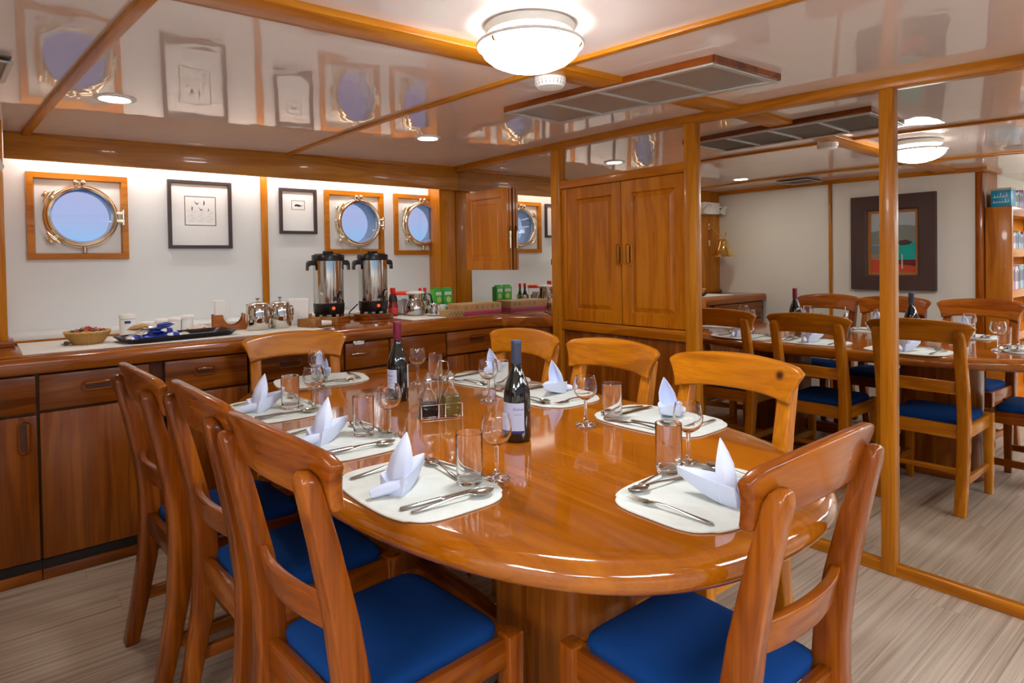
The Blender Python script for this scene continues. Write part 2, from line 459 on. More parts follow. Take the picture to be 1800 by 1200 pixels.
# cupboard between the posts
cw = lambda a: wood('cupboard_wood', a, (146, 78, 4), (180, 102, 8), (196, 120, 18), 0.3, 0.1)
cu = thing('wall_cupboard', (0, 0, 0), 0, 'wooden wall cupboard with two raised panel doors under the mirror strip', 'cupboard')
boxo('top_rail', cw('y'), -0.026, 0.02, -2.092, -1.164, 1.762, 1.812, 0.004, cu)
boxo('bottom_rail', cw('y'), -0.030, 0.02, -2.092, -1.164, 0.868, 0.925, 0.005, cu)
boxo('side_stile', cw('z'), -0.010, 0.02, -1.205, -1.164, 0.925, 1.762, 0.003, cu)
boxo('lower_panel', cabwood('z'), 0.0, 0.02, -2.092, -1.164, 0.06, 0.868, 0.002, cu)
boxo('kick_board', cabwood('y'), -0.012, 0.02, -2.092, -1.164, 0.0, 0.06, 0.003, cu)
def panel_door(parent, y0, y1, z0, z1, x, hinge_side, axis='z'):
    # a door in the plane x = const, front facing -x; frame, recessed bevel, raised field
    bm = bmesh.new(); w = 0.070
    loops = [((y0, y1, z0, z1), x+0.022), ((y0, y1, z0, z1), x), ((y0+w, y1-w, z0+w, z1-w), x), ((y0+w+0.008, y1-w-0.008, z0+w+0.008, z1-w-0.008), x+0.012),
             ((y0+w+0.030, y1-w-0.030, z0+w+0.03, z1-w-0.03), x+0.004), ((y0+w+0.034, y1-w-0.034, z0+w+0.034, z1-w-0.034), x+0.001)]
    Vs = []
    for (a, b, c, d), X in loops: Vs.append([bm.verts.new(p) for p in ((X, a, c), (X, b, c), (X, b, d), (X, a, d))])
    for p, q in zip(Vs, Vs[1:]):
        for k in range(4): bm.faces.new((p[k], p[(k+1) % 4], q[(k+1) % 4], q[k]))
    bm.faces.new(Vs[-1]); bm.faces.new(Vs[0][::-1])
    return finish(bm, 'door', cw(axis), parent, angle=20)
def oval_pull(parent, c, u, v, n, L, Wd, mat_ring, name='handle'):
    # recessed oval ring with a round bar: u along, v across, n outward (unit vectors)
    c, u, v, n = map(Vector, (c, u, v, n)); bm = bmesh.new()
    pts = []
    for k in range(28):
        t = 2*PI*k/28; ct, st = math.cos(t), math.sin(t)
        a = (L/2-Wd/2)*(1 if ct > 0 else -1)+Wd/2*ct if abs(ct) > 1e-6 else 0
        pts.append(c+u*a+v*(Wd/2*st)+n*0.002)
    tube(bm, pts, 0.0045, 6, closed=True)
    return finish(bm, name, mat_ring, parent, angle=60)
for y0, y1, hs in ((-1.645, -1.208, 1), (-2.090, -1.651, -1)):
    d = panel_door(cu, y0, y1, 0.930, 1.760, -0.006, hs)
    hyc = -1.630 if hs == 1 else -1.703
    h = oval_pull(d, (-0.008, hyc, 1.337), (0, 0, 1), (0, 1, 0), (-1, 0, 0), 0.125, 0.042, trimwood('z'))
    boxo('bar', trimwood('z'), -0.020, -0.008, hyc-0.008, hyc+0.008, 1.285, 1.389, 0.004, d)
    boxo('recess', M_rec, -0.0075, -0.006, hyc-0.016, hyc+0.016, 1.290, 1.384, 0.0, d)

# folded shutter leaves standing against the corner mirror
sh = thing('folding_shutter', (0, 0, 0), 0, 'folded wooden panel shutter hung on the corner mirror', 'shutter')
def shutter_leaf(x):
    bm = bmesh.new(); y0, y1, z0, z1 = -0.657, -0.175, 1.247, 1.826; w = 0.062
    loops = [((y0, y1, z0, z1), x+0.019), ((y0, y1, z0, z1), x), ((y0+w, y1-w, z0+w, z1-w), x), ((y0+w+0.006, y1-w-0.006, z0+w+0.006, z1-w-0.006), x+0.008),
             ((y0+w+0.045, y1-w-0.045, z0+w+0.045, z1-w-0.045), x+0.006), ((y0+w+0.048, y1-w-0.048, z0+w+0.048, z1-w-0.048), x+0.003)]
    Vs = [[bm.verts.new(p) for p in ((X, a, c), (X, b, c), (X, b, d), (X, a, d))] for (a, b, c, d), X in loops]
    for p, q in zip(Vs, Vs[1:]):
        for k in range(4): bm.faces.new((p[k], p[(k+1) % 4], q[(k+1) % 4], q[k]))
    bm.faces.new(Vs[-1]); bm.faces.new(Vs[0][::-1])
    return finish(bm, 'leaf', cw('z'), sh, angle=20)
shutter_leaf(-0.052); shutter_leaf(-0.026)
tube_o('hinge', [(-0.03, -0.668, 1.40), (-0.03, -0.668, 1.52)], 0.008, M_brass, sh)
boxo('handle', mat('shutter_knob', (120, 70, 30), 0.3), -0.034, -0.024, -0.672, -0.658, 1.44, 1.56, 0.003, sh)
for zz in (1.30, 1.77): boxo('hinge_plate', M_brass, -0.010, 0.0, -0.20, -0.165, zz-0.025, zz+0.025, 0.001, sh)
# ------------------------------------------------------------------ far wall (seen in the mirrors), post, bookcase, room behind
FX = -3.17
prop(boxo('wall_far', M_far, FX-0.1, FX, -2.552, 0.2, 0.0, 2.1, 0), 'cream wall panel opposite the mirrors', kind='structure')
prop(boxo('trim_9', trimwood('z'), FX-0.002, FX+0.012, -1.462, -1.432, 0.0, 1.99, 0.003), 'upright wooden batten on the cream wall opposite the mirrors', kind='structure')
prop(boxo('trim_10', red_shaded_wood('z'), FX-0.1, FX+0.014, -2.600, -2.552, 0.0, 2.0, 0.003), 'dark wooden end post of the cream wall', kind='structure')
prop(boxo('wall_end', trimwood('z'), FX-0.40, FX-0.1, -2.600, -2.552, 0.0, 2.1, 0.003), 'wooden end face of the cream wall beside the bookcase', kind='structure')
bm = bmesh.new(); A = []
for i in range(13):
    y = -0.3-2.3*i/12; z = ceil_z(FX, y)
    A.append([(FX-0.02, y, z-0.035), (FX+0.02, y, z-0.035), (FX+0.02, y, z+0.02), (FX-0.02, y, z+0.02)])
loft(bm, A); prop(finish(bm, 'trim_11', trimwood('y'), None), 'wooden cornice of the cream wall', kind='structure')
bm = bmesh.new(); box(bm, FX-0.42, FX+0.02, -2.63, -2.60, 1.955, 2.02)
prop(finish(bm, 'trim_12', trimwood('x'), None), 'short wooden cornice over the bookcase', kind='structure')
# post at the left end of the sideboard
prop(boxo('trim_13', trimwood('z'), FX, -2.792, -0.30, 0.19, 0.945, 2.03, 0.004), 'wide wooden post at the left end of the sideboard', kind='structure')
prop(boxo('trim_14', red_shaded_wood('x'), FX, -2.770, -0.325, 0.0, 0.945, 0.975, 0.006), 'plinth block of the wide wooden post on the sideboard', kind='structure')
# remaining room
prop(boxo('wall_back', M_far, -5.6, 0.1, -6.4, -6.3, 0.0, 0.95, 0), 'wall below the aft windows', kind='structure')
prop(boxo('wall_back_top', M_far, -5.6, 0.1, -6.4, -6.3, 1.75, 2.15, 0), 'wall above the aft windows', kind='structure')
for i, xx in enumerate((-5.6, -4.2, -2.8, -1.4, -0.05)):
    prop(boxo('wall_back_pier', trimwood('z'), xx, xx+0.15, -6.4, -6.3, 0.95, 1.75, 0.003), 'wooden pier between the aft windows', kind='structure')
prop(boxo('wall_port', M_far, -5.7, -5.6, -6.4, 0.3, 0.0, 2.15, 0), 'wall at the far side of the saloon', kind='structure')
prop(boxo('wall_inner', M_far, -5.6, FX-0.1, -2.552, -2.50, 0.0, 2.1, 0), 'wall behind the bookcase', kind='structure')

def framed(name, label, plane, a0, a1, z0, z1, w, depth, mframe, mboard, cat='picture'):
    """a framed picture on a wall. plane 'hull' (x runs along) or 'far' (y runs along); returns root and a placing function"""
    root = thing(name, (0, 0, 0), HROT if plane == 'hull' else 0, label, cat)
    def P(a, d, z):
        return (a, 0.2-d, z) if plane == 'hull' else (FX+d, a, z)
    bm = bmesh.new()
    loops = [(0.0, 0.0), (0.0, depth), (w*0.9, depth), (w, depth*0.8), (w, 0.003)]
    Vs = []
    for ins, d in loops:
        Vs.append([bm.verts.new(P(a, d, z)) for a, z in ((a0+ins, z0+ins), (a1-ins, z0+ins), (a1-ins, z1-ins), (a0+ins, z1-ins))])
    for p, q in zip(Vs, Vs[1:]):
        for k in range(4): bm.faces.new((p[k], p[(k+1) % 4], q[(k+1) % 4], q[k]))
    finish(bm, 'frame', mframe, root, angle=25)
    bm = bmesh.new(); iw = w*0.98
    pts = [P(a, d, z) for d in (0.002, 0.006) for a, z in ((a0+iw, z0+iw), (a1-iw, z0+iw), (a1-iw, z1-iw), (a0+iw, z1-iw))]
    quadbox(bm, pts)
    finish(bm, 'mount_board', mboard, root)
    return root, P
def flatshape(name, root, P, polys, d, m):
    bm = bmesh.new()
    for poly in polys:
        a = [bm.verts.new(P(x, d, z)) for x, z in poly]; b = [bm.verts.new(P(x, d+0.0008, z)) for x, z in poly]
        try:
            bm.faces.new(a); bm.faces.new(b[::-1])
            for k in range(len(a)): bm.faces.new((a[k], a[(k+1) % len(a)], b[(k+1) % len(a)], b[k]))
        except ValueError: pass
    return finish(bm, name, m, root, smooth=False)
M_pf = mat('dark_picture_frame', (62, 48, 46), 0.4)
M_mount = mat('picture_mount', (234, 238, 238), 0.4, coat=0.3)
M_ink = mat('picture_ink', (34, 24, 22), 0.6)
M_line = mat('picture_line', (108, 76, 62), 0.6)
M_emb = mat('picture_emboss', (214, 210, 204), 0.7)
def outline(x0, x1, z0, z1, t):
    return [[(x0, z0), (x1, z0), (x1, z0+t), (x0, z0+t)], [(x0, z1-t), (x1, z1-t), (x1, z1), (x0, z1)], [(x0, z0+t), (x0+t, z0+t), (x0+t, z1-t), (x0, z1-t)], [(x1-t, z0+t), (x1, z0+t), (x1, z1-t), (x1-t, z1-t)]]
p1, P1 = framed('framed_print', 'dark framed print of small birds over embossed waves', 'hull', -2.014, -1.648, 1.420, 1.836, 0.020, 0.022, M_pf, M_mount)
flatshape('print_border', p1, P1, outline(-1.921, -1.740, 1.562, 1.742, 0.004), 0.006, M_line)
def bird(cx, cz, s, k):
    if k == 0: return [[(cx-s, cz+s*0.9), (cx-s*0.5, cz+s*0.5), (cx, cz-s*0.5), (cx+s*0.3, cz-s*0.2), (cx-s*0.1, cz+s*0.1)], [(cx, cz-s*0.4), (cx+s*0.9, cz+s*0.4), (cx+s*0.4, cz-s*0.5)]]
    return [[(cx-s*0.1, cz+s), (cx+s*0.4, cz+s*0.4), (cx+s*0.3, cz-s*0.4), (cx+s*0.1, cz-s), (cx-s*0.1, cz-s*0.4), (cx+s*0.05, cz+s*0.3)]]
B = []
for cx_, cz_, s, k in ((-1.853, 1.700, 0.017, 0), (-1.812, 1.702, 0.017, 1), (-1.880, 1.667, 0.015, 1), (-1.828, 1.662, 0.015, 0), (-1.786, 1.660, 0.011, 1)): B += bird(cx_, cz_, s, k)
flatshape('birds', p1, P1, B, 0.006, M_ink)
WV = []
for r in range(4):
    z = 1.585+r*0.016
    for c in range(3):
        x = -1.905+c*0.052+0.01*(r % 2)
        WV.append([(x, z), (x+0.022, z+0.009), (x+0.045, z+0.003), (x+0.022, z+0.004)])
WV.append([(-1.91, 1.650), (-1.752, 1.650), (-1.752, 1.6525), (-1.91, 1.6525)])
flatshape('waves', p1, P1, WV, 0.006, M_emb)
p2, P2 = framed('framed_print', 'small dark framed print of a black sea creature', 'hull', -1.340, -1.081, 1.520, 1.827, 0.020, 0.022, M_pf, M_mount)
flatshape('print_border', p2, P2, outline(-1.256, -1.163, 1.684, 1.747, 0.003), 0.006, M_line)
flatshape('sea_creature', p2, P2, [[(-1.236, 1.712), (-1.230, 1.719), (-1.215, 1.722), (-1.200, 1.718), (-1.186, 1.713), (-1.180, 1.718), (-1.181, 1.710), (-1.195, 1.708), (-1.200, 1.704), (-1.215, 1.708), (-1.230, 1.706)]], 0.006, M_ink)
flatshape('caption_line', p2, P2, [[(-1.225, 1.694), (-1.195, 1.694), (-1.195, 1.6955), (-1.225, 1.6955)]], 0.006, M_emb)

# landscape painting on the far wall
pp, PP = framed('landscape_painting', 'dark wide framed abstract landscape with turquoise and red bands', 'far', -2.292, -1.640, 1.006, 1.822, 0.130, 0.045, mat('brown_frame', (74, 52, 46), 0.6, bump=(90, 0.001, 2)), mat('painting_base', (172, 180, 184), 0.6), 'painting')
a0, a1, z0, z1 = -2.162, -1.770, 1.136, 1.692
bm = bmesh.new(); Vs = []
for ins, d in ((-0.004, 0.006), (-0.004, 0.018), (0.022, 0.016), (0.024, 0.006)):
    Vs.append([bm.verts.new(PP(a, d, z)) for a, z in ((a0+ins, z0+ins), (a1-ins, z0+ins), (a1-ins, z1-ins), (a0+ins, z1-ins))])
for p, q in zip(Vs, Vs[1:]):
    for k in range(4): bm.faces.new((p[k], p[(k+1) % 4], q[(k+1) % 4], q[k]))
finish(bm, 'inner_frame', mat('gilt_wood', (170, 112, 56), 0.4), pp)
A0, A1, Z0, Z1 = a0+0.022, a1-0.022, z0+0.022, z1-0.022
def rel(pts): return [(A0+(A1-A0)*u, Z0+(Z1-Z0)*v) for u, v in pts]     # u runs towards +y (left in the mirror)
flatshape('red_field', pp, PP, [rel([(0, 0), (1, 0), (1, .22), (.6, .2), (.3, .19), (0, .21)])], 0.007, mat('paint_red', (196, 74, 40), 0.6))
flatshape('dark_red_band', pp, PP, [rel([(0, .10), (.4, .14), (.4, .21), (0, .21)])], 0.0085, mat('paint_darkred', (112, 36, 26), 0.6))
flatshape('turquoise_field', pp, PP, [rel([(0, .22), (.42, .20), (.44, .42), (.2, .50), (0, .50)])], 0.007, mat('paint_turquoise', (0, 168, 158), 0.6))
flatshape('grey_field', pp, PP, [rel([(.44, .22), (1, .24), (1, .46), (.44, .44)])], 0.007, mat('paint_grey', (116, 126, 128), 0.6))
flatshape('pale_band', pp, PP, [rel([(.55, .20), (1, .22), (1, .32), (.55, .28)])], 0.0085, mat('paint_tan', (150, 126, 96), 0.6))
flatshape('hills', pp, PP, [rel([(0, .50), (.2, .52), (.44, .45), (1, .47), (1, .68), (.8, .71), (.55, .74), (.35, .79), (.15, .78), (0, .76)])], 0.007, mat('paint_hill', (128, 134, 126), 0.6))
flatshape('dark_mound', pp, PP, [rel([(.06, .50), (.2, .54), (.35, .53), (.44, .47), (.3, .45), (.15, .46)])], 0.0085, mat('paint_mound', (74, 56, 48), 0.6))
flatshape('white_drip', pp, PP, [rel([(.28, .06), (.31, .06), (.31, .30), (.285, .30)])], 0.0095, mat('paint_white', (206, 200, 188), 0.6))

# bookcase beyond the cream wall
bc = thing('bookcase', (0, 0, 0), 0, 'honey wooden open bookcase standing beyond the cream wall', 'bookcase')
BX0, BX1, BY0, BY1 = -4.35, -3.20, -2.775, -2.605
boxo('side_panel', wood('book_wood', 'z', (156, 86, 14), (188, 112, 26), (202, 130, 42), 0.3, 0.3), BX1-0.03, BX1, BY0, BY1, 0.0, 1.667, 0.006, bc)
boxo('side_panel', wood('book_wood', 'z', (156, 86, 14), (188, 112, 26), (202, 130, 42), 0.3, 0.3), BX0, BX0+0.03, BY0, BY1, 0.0, 1.667, 0.006, bc)
for (a, b) in ((1.597, 1.667), (1.275, 1.340), (0.958, 1.022), (0.62, 0.685), (0.08, 0.145)):
    boxo('shelf', wood('book_wood', 'x', (156, 86, 14), (188, 112, 26), (202, 130, 42), 0.3, 0.3), BX0+0.03, BX1-0.03, BY0+0.008, BY1, a, b, 0.004, bc)
boxo('back_panel', wood('book_wood', 'x', (156, 86, 14), (188, 112, 26), (202, 130, 42), 0.3, 0.3), BX0+0.03, BX1-0.03, BY1-0.012, BY1, 0.08, 1.6, 0.0, bc)
BC = [('white', (228, 226, 222)), ('pale blue', (150, 190, 214)), ('navy', (70, 86, 130)), ('green', (170, 190, 150)), ('magenta', (170, 70, 120)), ('cream', (220, 208, 180)), ('violet', (150, 136, 190)), ('salmon', (222, 178, 164)), ('grey', (130, 134, 140)), ('teal', (110, 170, 180))]
for si, (zb, nm, hmin) in enumerate(((1.667, 'top', 0.11), (1.340, 'second', 0.11), (1.022, 'third', 0.16))):
    x = BX1-0.055 if si else BX1-0.16
    kk = 0
    while x > BX1-0.62:
        t = random.uniform(0.020, 0.040); h = hmin+random.uniform(0, 0.035); cn, cc = BC[(kk*3+si*4) % 10]
        b = thing('book', (x-t/2, BY0+0.012, zb), 0, '%s book on the %s bookcase shelf, number %s from its near end' % (cn, nm, ('one', 'two', 'three', 'four', 'five', 'six', 'seven', 'eight', 'nine', 'ten', 'eleven', 'twelve', 'thirteen', 'fourteen', 'fifteen', 'sixteen', 'seventeen', 'eighteen', 'nineteen', 'twenty', 'last', 'last', 'last', 'last', 'last')[min(kk, 24)]), 'book', 'books on the %s shelf' % nm)
        boxo('cover', mat('book_'+cn.replace(' ', '_'), cc, 0.5), -t/2, t/2, 0.0, 0.11, 0, h, 0.0015, b, 1)
        boxo('pages', M_paper, -t/2+0.0025, t/2-0.0025, 0.004, 0.1115, 0.003, h+0.001, 0, b, 1)
        boxo('spine_title', mat('spine_ink', (60, 54, 70), 0.6), -t*0.22, t*0.22, -0.0006, 0.001, h*0.35, h*0.8, 0, b, 1)
        x -= t+0.0015; kk += 1
# blue box with white script on the bookcase top
bb = thing('blue_box', (BX1-0.06, BY0+0.06, 1.667), 0, 'bright blue box with white script on the bookcase top', 'box')
boxo('body', mat('box_blue', (0, 138, 178), 0.35), -0.085, 0.055, -0.052, 0.075, 0, 0.125, 0.003, bb)
boxo('lid', mat('box_lid', (176, 170, 150), 0.4), -0.087, 0.057, -0.054, 0.077, 0.125, 0.142, 0.003, bb)
def script_line(parent, P, u0, u1, v, amp, n, m, name='lettering', r=0.0012, seed=1):
    """n handwritten loops: a running cursive stroke"""
    rnd = random.Random(seed); pts = []; step = (u1-u0)/n
    for i in range(n):
        h = amp*rnd.choice((0.45, 0.5, 0.55, 1.0)); wd = step*rnd.uniform(0.35, 0.6)
        for q in range(10):
            t = q/10; a = 2*PI*t
            pts.append(P(u0+step*(i+t)+wd*0.5*math.sin(a), v+h*(0.5-0.5*math.cos(a))))
    return tube_o(name, pts, r, m, parent, 5)
M_wht = mat('white_ink', (236, 240, 240), 0.6)
script_line(bb, lambda u, v: (0.0555, u, v), 0.060, -0.035, 0.070, 0.036, 5, M_wht, r=0.0020, seed=3)
script_line(bb, lambda u, v: (0.0555, u, v), 0.062, -0.045, 0.030, 0.026, 6, M_wht, r=0.0020, seed=5)

# ------------------------------------------------------------------ portholes with their square wood frames
def porthole(cx_, cz_, x0, x1, z0, z1, label, hinge=1):
    root = thing('porthole', (0, 0, 0), HROT, label, 'porthole')
    Yw = 0.2
    bm = bmesh.new(); Vs = []
    for ins, d in ((0, 0.0), (0, 0.026), (0.030, 0.026), (0.036, 0.0)):
        Vs.append([bm.verts.new((a, Yw-d, z)) for a, z in ((x0+ins, z0+ins), (x1-ins, z0+ins), (x1-ins, z1-ins), (x0+ins, z1-ins))])
    for p, q in zip(Vs, Vs[1:]):
        for k in range(4): bm.faces.new((p[k], p[(k+1) % 4], q[(k+1) % 4], q[k]))
    finish(bm, 'wood_frame', trimwood('x'), root, angle=25)
    M90 = Matrix.Translation((cx_, Yw, cz_)) @ Matrix.Rotation(PI/2, 4, 'X')      # local z -> -y (into the room)
    def lo(name, prof, m, seg=48, par=root):
        bm = bmesh.new(); lathe(bm, prof, seg); xform(bm, M90); return finish(bm, name, m, par, angle=40)
    lo('outer_ring', [(0.150, 0.0), (0.176, 0.0), (0.176, 0.014), (0.168, 0.022), (0.150, 0.024), (0.150, 0.0)], M_brass)
    rg = lo('port_ring', [(0.139, 0.018), (0.139, 0.034), (0.146, 0.050), (0.158, 0.054), (0.167, 0.046), (0.170, 0.030), (0.168, 0.018), (0.139, 0.018)], M_brass)
    gl = lo('glass', [(0.0, 0.024), (0.141, 0.024), (0.141, 0.030), (0.0, 0.030)], M_glass, par=rg)
    lo('sleeve', [(0.150, 0.0), (0.150, -0.13), (0.156, -0.13), (0.156, 0.0)], mat('sleeve_paint', (220, 240, 242), 0.4))
    def dog(ang, nm):
        ca, sa = math.cos(ang), math.sin(ang)
        c = Vector((cx_+0.186*ca, Yw-0.034, cz_+0.186*sa)); rad = Vector((ca, 0, sa)); tan = Vector((-sa, 0, ca))
        bm = bmesh.new(); k_ = 1.35; rad, tan = rad*k_, tan*k_
        tube(bm, [c-rad*0.024, c+rad*0.014], [0.020, 0.014], 10)
        tube(bm, [c+Vector((0, 0.03, 0)), c+Vector((0, -0.028, 0))], 0.012, 10)
        tube(bm, [c+Vector((0, -0.018, 0))-tan*0.030-rad*0.004, c+Vector((0, -0.020, 0)), c+Vector((0, -0.018, 0))+tan*0.030-rad*0.004], [0.006, 0.014, 0.006], 8)
        tube(bm, [c+rad*0.012-tan*0.012, c+rad*0.012+tan*0.012], 0.009, 8)
        return finish(bm, nm, M_brass, root, angle=50)
    dog(R_(146), 'clamp_dog'); dog(R_(222), 'clamp_dog')
    bm = bmesh.new()                                   # hinge block on the right
    for dz in (-0.022, 0.022):
        tube(bm, [(cx_+0.160, Yw-0.030, cz_+dz), (cx_+0.200, Yw-0.026, cz_+dz)], [0.010, 0.012], 8)
    tube(bm, [(cx_+0.198, Yw-0.026, cz_-0.044), (cx_+0.198, Yw-0.026, cz_+0.044)], 0.011, 10)
    box(bm, cx_+0.186, cx_+0.210, Yw-0.018, Yw, cz_-0.034, cz_+0.034)
    finish(bm, 'hinge', M_brass, root, angle=50)
    bm = bmesh.new()                                   # pair of catch knobs on top
    for a in (88, 99):
        ca, sa = math.cos(R_(a)), math.sin(R_(a))
        tube(bm, [(cx_+0.165*ca, Yw-0.045, cz_+0.165*sa), (cx_+0.176*ca, Yw-0.050, cz_+0.176*sa), (cx_+0.190*ca, Yw-0.052, cz_+0.190*sa), (cx_+0.199*ca, Yw-0.052, cz_+0.199*sa)], [0.006, 0.013, 0.014, 0.006], 10)
    finish(bm, 'catch_knob', M_chrome, root, angle=60)
    bm = bmesh.new(); tube(bm, [(cx_+0.01, Yw-0.020, cz_-0.160), (cx_+0.01, Yw-0.016, cz_-0.2)], 0.012, 8)
    finish(bm, 'drain_tube', M_chrome, root, angle=60)
    return root
porthole(-2.447, 1.597, -2.692, -2.224, 1.359, 1.830, 'round bronze porthole in a wood frame left of the bird print')
porthole(-0.768, 1.607, -1.022, -0.562, 1.381, 1.832, 'round bronze porthole in a wood frame above the coffee urns')
porthole(-0.2235, 1.612, -0.468, -0.050, 1.372, 1.836, 'round bronze porthole in a wood frame beside the corner pillar')
sea = boxo('sea_water', mat('sea', (40, 110, 170), 0.2), -150, 150, 2.5, 300, -2.6, -2.5, 0); prop(sea, 'blue sea outside the portholes', kind='structure')
# ------------------------------------------------------------------ sideboard
ZT = 0.945
wt = thing('worktop', (0, 0, 0), HROT, 'long glossy wooden sideboard worktop with a thick rounded front edge', 'worktop')
ctw = lambda a: wood('counter_wood', a, (118, 58, 10), (148, 78, 16), (172, 98, 30), 0.18, 0.5)
bm = bmesh.new()
prism(bm, [(-3.165, 0.197), (-3.165, -0.765), (-0.215, -0.765), (-0.030, -1.062), (-0.005, -1.075), (-0.002, -1.07), (-0.002, 0.197)], ZT-0.030, ZT)
bevel_all(bm, 0.006, 2); finish(bm, 'top', ctw('x'), wt)
bm = bmesh.new(); A = []
prof = [(-0.0, 0.0), (-0.010, -0.003), (-0.016, -0.012), (-0.018, -0.030), (-0.018, -0.056), (-0.012, -0.068), (0.0, -0.070), (0.014, -0.070), (0.014, -0.0)]
for x, y in ((-3.165, -0.760), (-0.212, -0.760)):
    A.append([(x, y+p[0], ZT+p[1]) for p in prof])
loft(bm, A); finish(bm, 'nosing', ctw('x'), wt, angle=50)
bm = bmesh.new(); A = []
for x, y in ((-0.212, -0.760), (-0.024, -1.066)):
    A.append([(x+p[0]*0.85, y+p[0]*0.55, ZT+p[1]) for p in prof])
loft(bm, A); finish(bm, 'nosing', ctw('y'), wt, angle=50)
prop(boxo('trim_15', M_hull, -2.790, -0.146, -0.106, 0.197, ZT, ZT+0.034, 0.003, rotz=HROT), 'low white ledge along the back of the worktop', kind='structure')
prop(boxo('trim_16', trimwood('x'), -2.790, -0.146, -0.114, -0.106, ZT, ZT+0.012, 0.002, rotz=HROT), 'thin wooden strip along the foot of the white ledge', kind='structure')

def cab(x0, x1, label, drawers=(), doors=(), filler=False):
    """one cabinet unit: body, drawer fronts (z0, z1, handle x or None) and doors (x0, x1, handle spec)"""
    t = thing('cabinet_unit', (0, 0, 0), HROT, label, 'cabinet', 'cabinet units under the worktop')
    boxo('body', wood('cab_body_wood', 'z', (60, 26, 8), (80, 36, 12), (96, 46, 18), 0.4, 0.2), x0+0.001, x1-0.001, -0.722, 0.15, 0.05, 0.876, 0.0, t)
    boxo('kick_board', cabwood('x'), x0+0.001, x1-0.001, -0.742, -0.722, 0.0, 0.046, 0.004, t)
    boxo('toe_recess', M_dark, x0+0.001, x1-0.001, -0.735, -0.722, 0.046, 0.086, 0.0, t)
    for z0, z1, hs, *tr in drawers:
        d = boxo('drawer', cabwood('x'), x0+0.005, x1-0.005-(tr[1] if tr else 0), -0.750, -0.722, z0, z1, 0.005, t)
        if hs:
            hx0, hx1, hz, kind = hs
            xc = (hx0+hx1)/2; L = hx1-hx0
            if kind == 'wood':
                oval_pull(d, (xc, -0.752, hz), (1, 0, 0), (0, 0, 1), (0, -1, 0), L, 0.040, red_shaded_wood('x'))
                boxo('recess', M_rec, xc-L/2+0.012, xc+L/2-0.012, -0.7512, -0.749, hz-0.014, hz+0.014, 0.0, d)
                boxo('bar', red_shaded_wood('x'), xc-L/2+0.012, xc+L/2-0.012, -0.762, -0.750, hz+0.004, hz+0.018, 0.005, d)
            else:
                bm = bmesh.new()
                tube(bm, [(xc-L/2, -0.748, hz), (xc-L/2, -0.764, hz), (xc-L/2+0.006, -0.768, hz), (xc+L/2-0.006, -0.768, hz), (xc+L/2, -0.764, hz), (xc+L/2, -0.748, hz)], 0.0055, 8)
                finish(bm, 'handle', M_chrome, d, angle=60)
                c0 = boxo('card_holder', M_steel, xc-0.036, xc+0.036, -0.754, -0.749, hz+0.046, hz+0.070, 0.001, d)
                boxo('card', M_paper, xc-0.030, xc+0.030, -0.7545, -0.752, hz+0.050, hz+0.066, 0.0, d)
    for dx0, dx1, z0, z1, hx in doors:
        d = boxo('door', cabwood('z'), dx0+0.004, dx1-0.004, -0.750, -0.722, z0, z1, 0.005, t)
        if hx is not None:
            oval_pull(d, (hx, -0.752, z1-0.085), (0, 0, 1), (1, 0, 0), (0, -1, 0), 0.135, 0.040, red_shaded_wood('z'))
            boxo('recess', M_rec, hx-0.014, hx+0.014, -0.7512, -0.749, z1-0.14, z1-0.03, 0.0, d)
            boxo('bar', red_shaded_wood('z'), hx+0.004, hx+0.018, -0.762, -0.750, z1-0.14, z1-0.03, 0.005, d)
    return t
W_ = 'wood'
cab(-3.165, -2.719, 'left end cabinet with a blank drawer and an upright door pull', [(0.712, 0.866, None)], [(-3.165, -2.719, 0.092, 0.700, -2.765)])
cab(-2.719, -2.245, 'cabinet with a wide wooden drawer pull beside the left end door', [(0.716, 0.866, (-2.565, -2.445, 0.800, W_), 0.0, 0.055)], [(-2.719, -2.245, 0.092, 0.706, None)])
cab(-2.245, -1.862, 'cabinet whose drawer shows between the left chairs', [(0.716, 0.868, (-2.115, -2.020, 0.806, W_))], [(-2.240, -1.862, 0.092, 0.706, -2.19)])
cab(-1.862, -1.340, 'cabinet with a dark pull behind the far head chair', [(0.716, 0.868, (-1.715, -1.585, 0.792, W_))], [(-1.862, -1.340, 0.092, 0.706, None)])
cab(-1.340, -1.055, 'narrow cabinet with a metal card holder and metal drawer pull', [(0.716, 0.862, (-1.300, -1.205, 0.802, 'metal'))], [(-1.340, -1.055, 0.092, 0.706, None)])
cab(-1.055, -0.652, 'plain cabinet front without pulls behind the maroon capped bottle', [(0.716, 0.868, None)], [(-1.055, -0.652, 0.092, 0.706, None)])
cab(-0.652, -0.215, 'right cabinet with a single pull beside the corner', [(0.724, 0.868, (-0.475, -0.350, 0.812, W_))], [(-0.652, -0.215, 0.092, 0.714, None)])
ec = thing('cabinet_unit', (0, 0, 0), HROT, 'angled end cabinet meeting the cupboard post', 'cabinet', 'cabinet units under the worktop')
bm = bmesh.new(); prism(bm, [(-0.213, -0.722), (-0.026, -1.040), (-0.004, -1.05), (-0.004, 0.15), (-0.213, 0.15)], 0.05, 0.876); finish(bm, 'body', cabwood('z'), ec, smooth=False)
bm = bmesh.new(); prism(bm, [(-0.213, -0.742), (-0.022, -1.060), (-0.004, -1.06), (-0.004, -0.9), (-0.213, -0.722)], 0.0, 0.05); finish(bm, 'kick_board', cabwood('x'), ec, smooth=False)

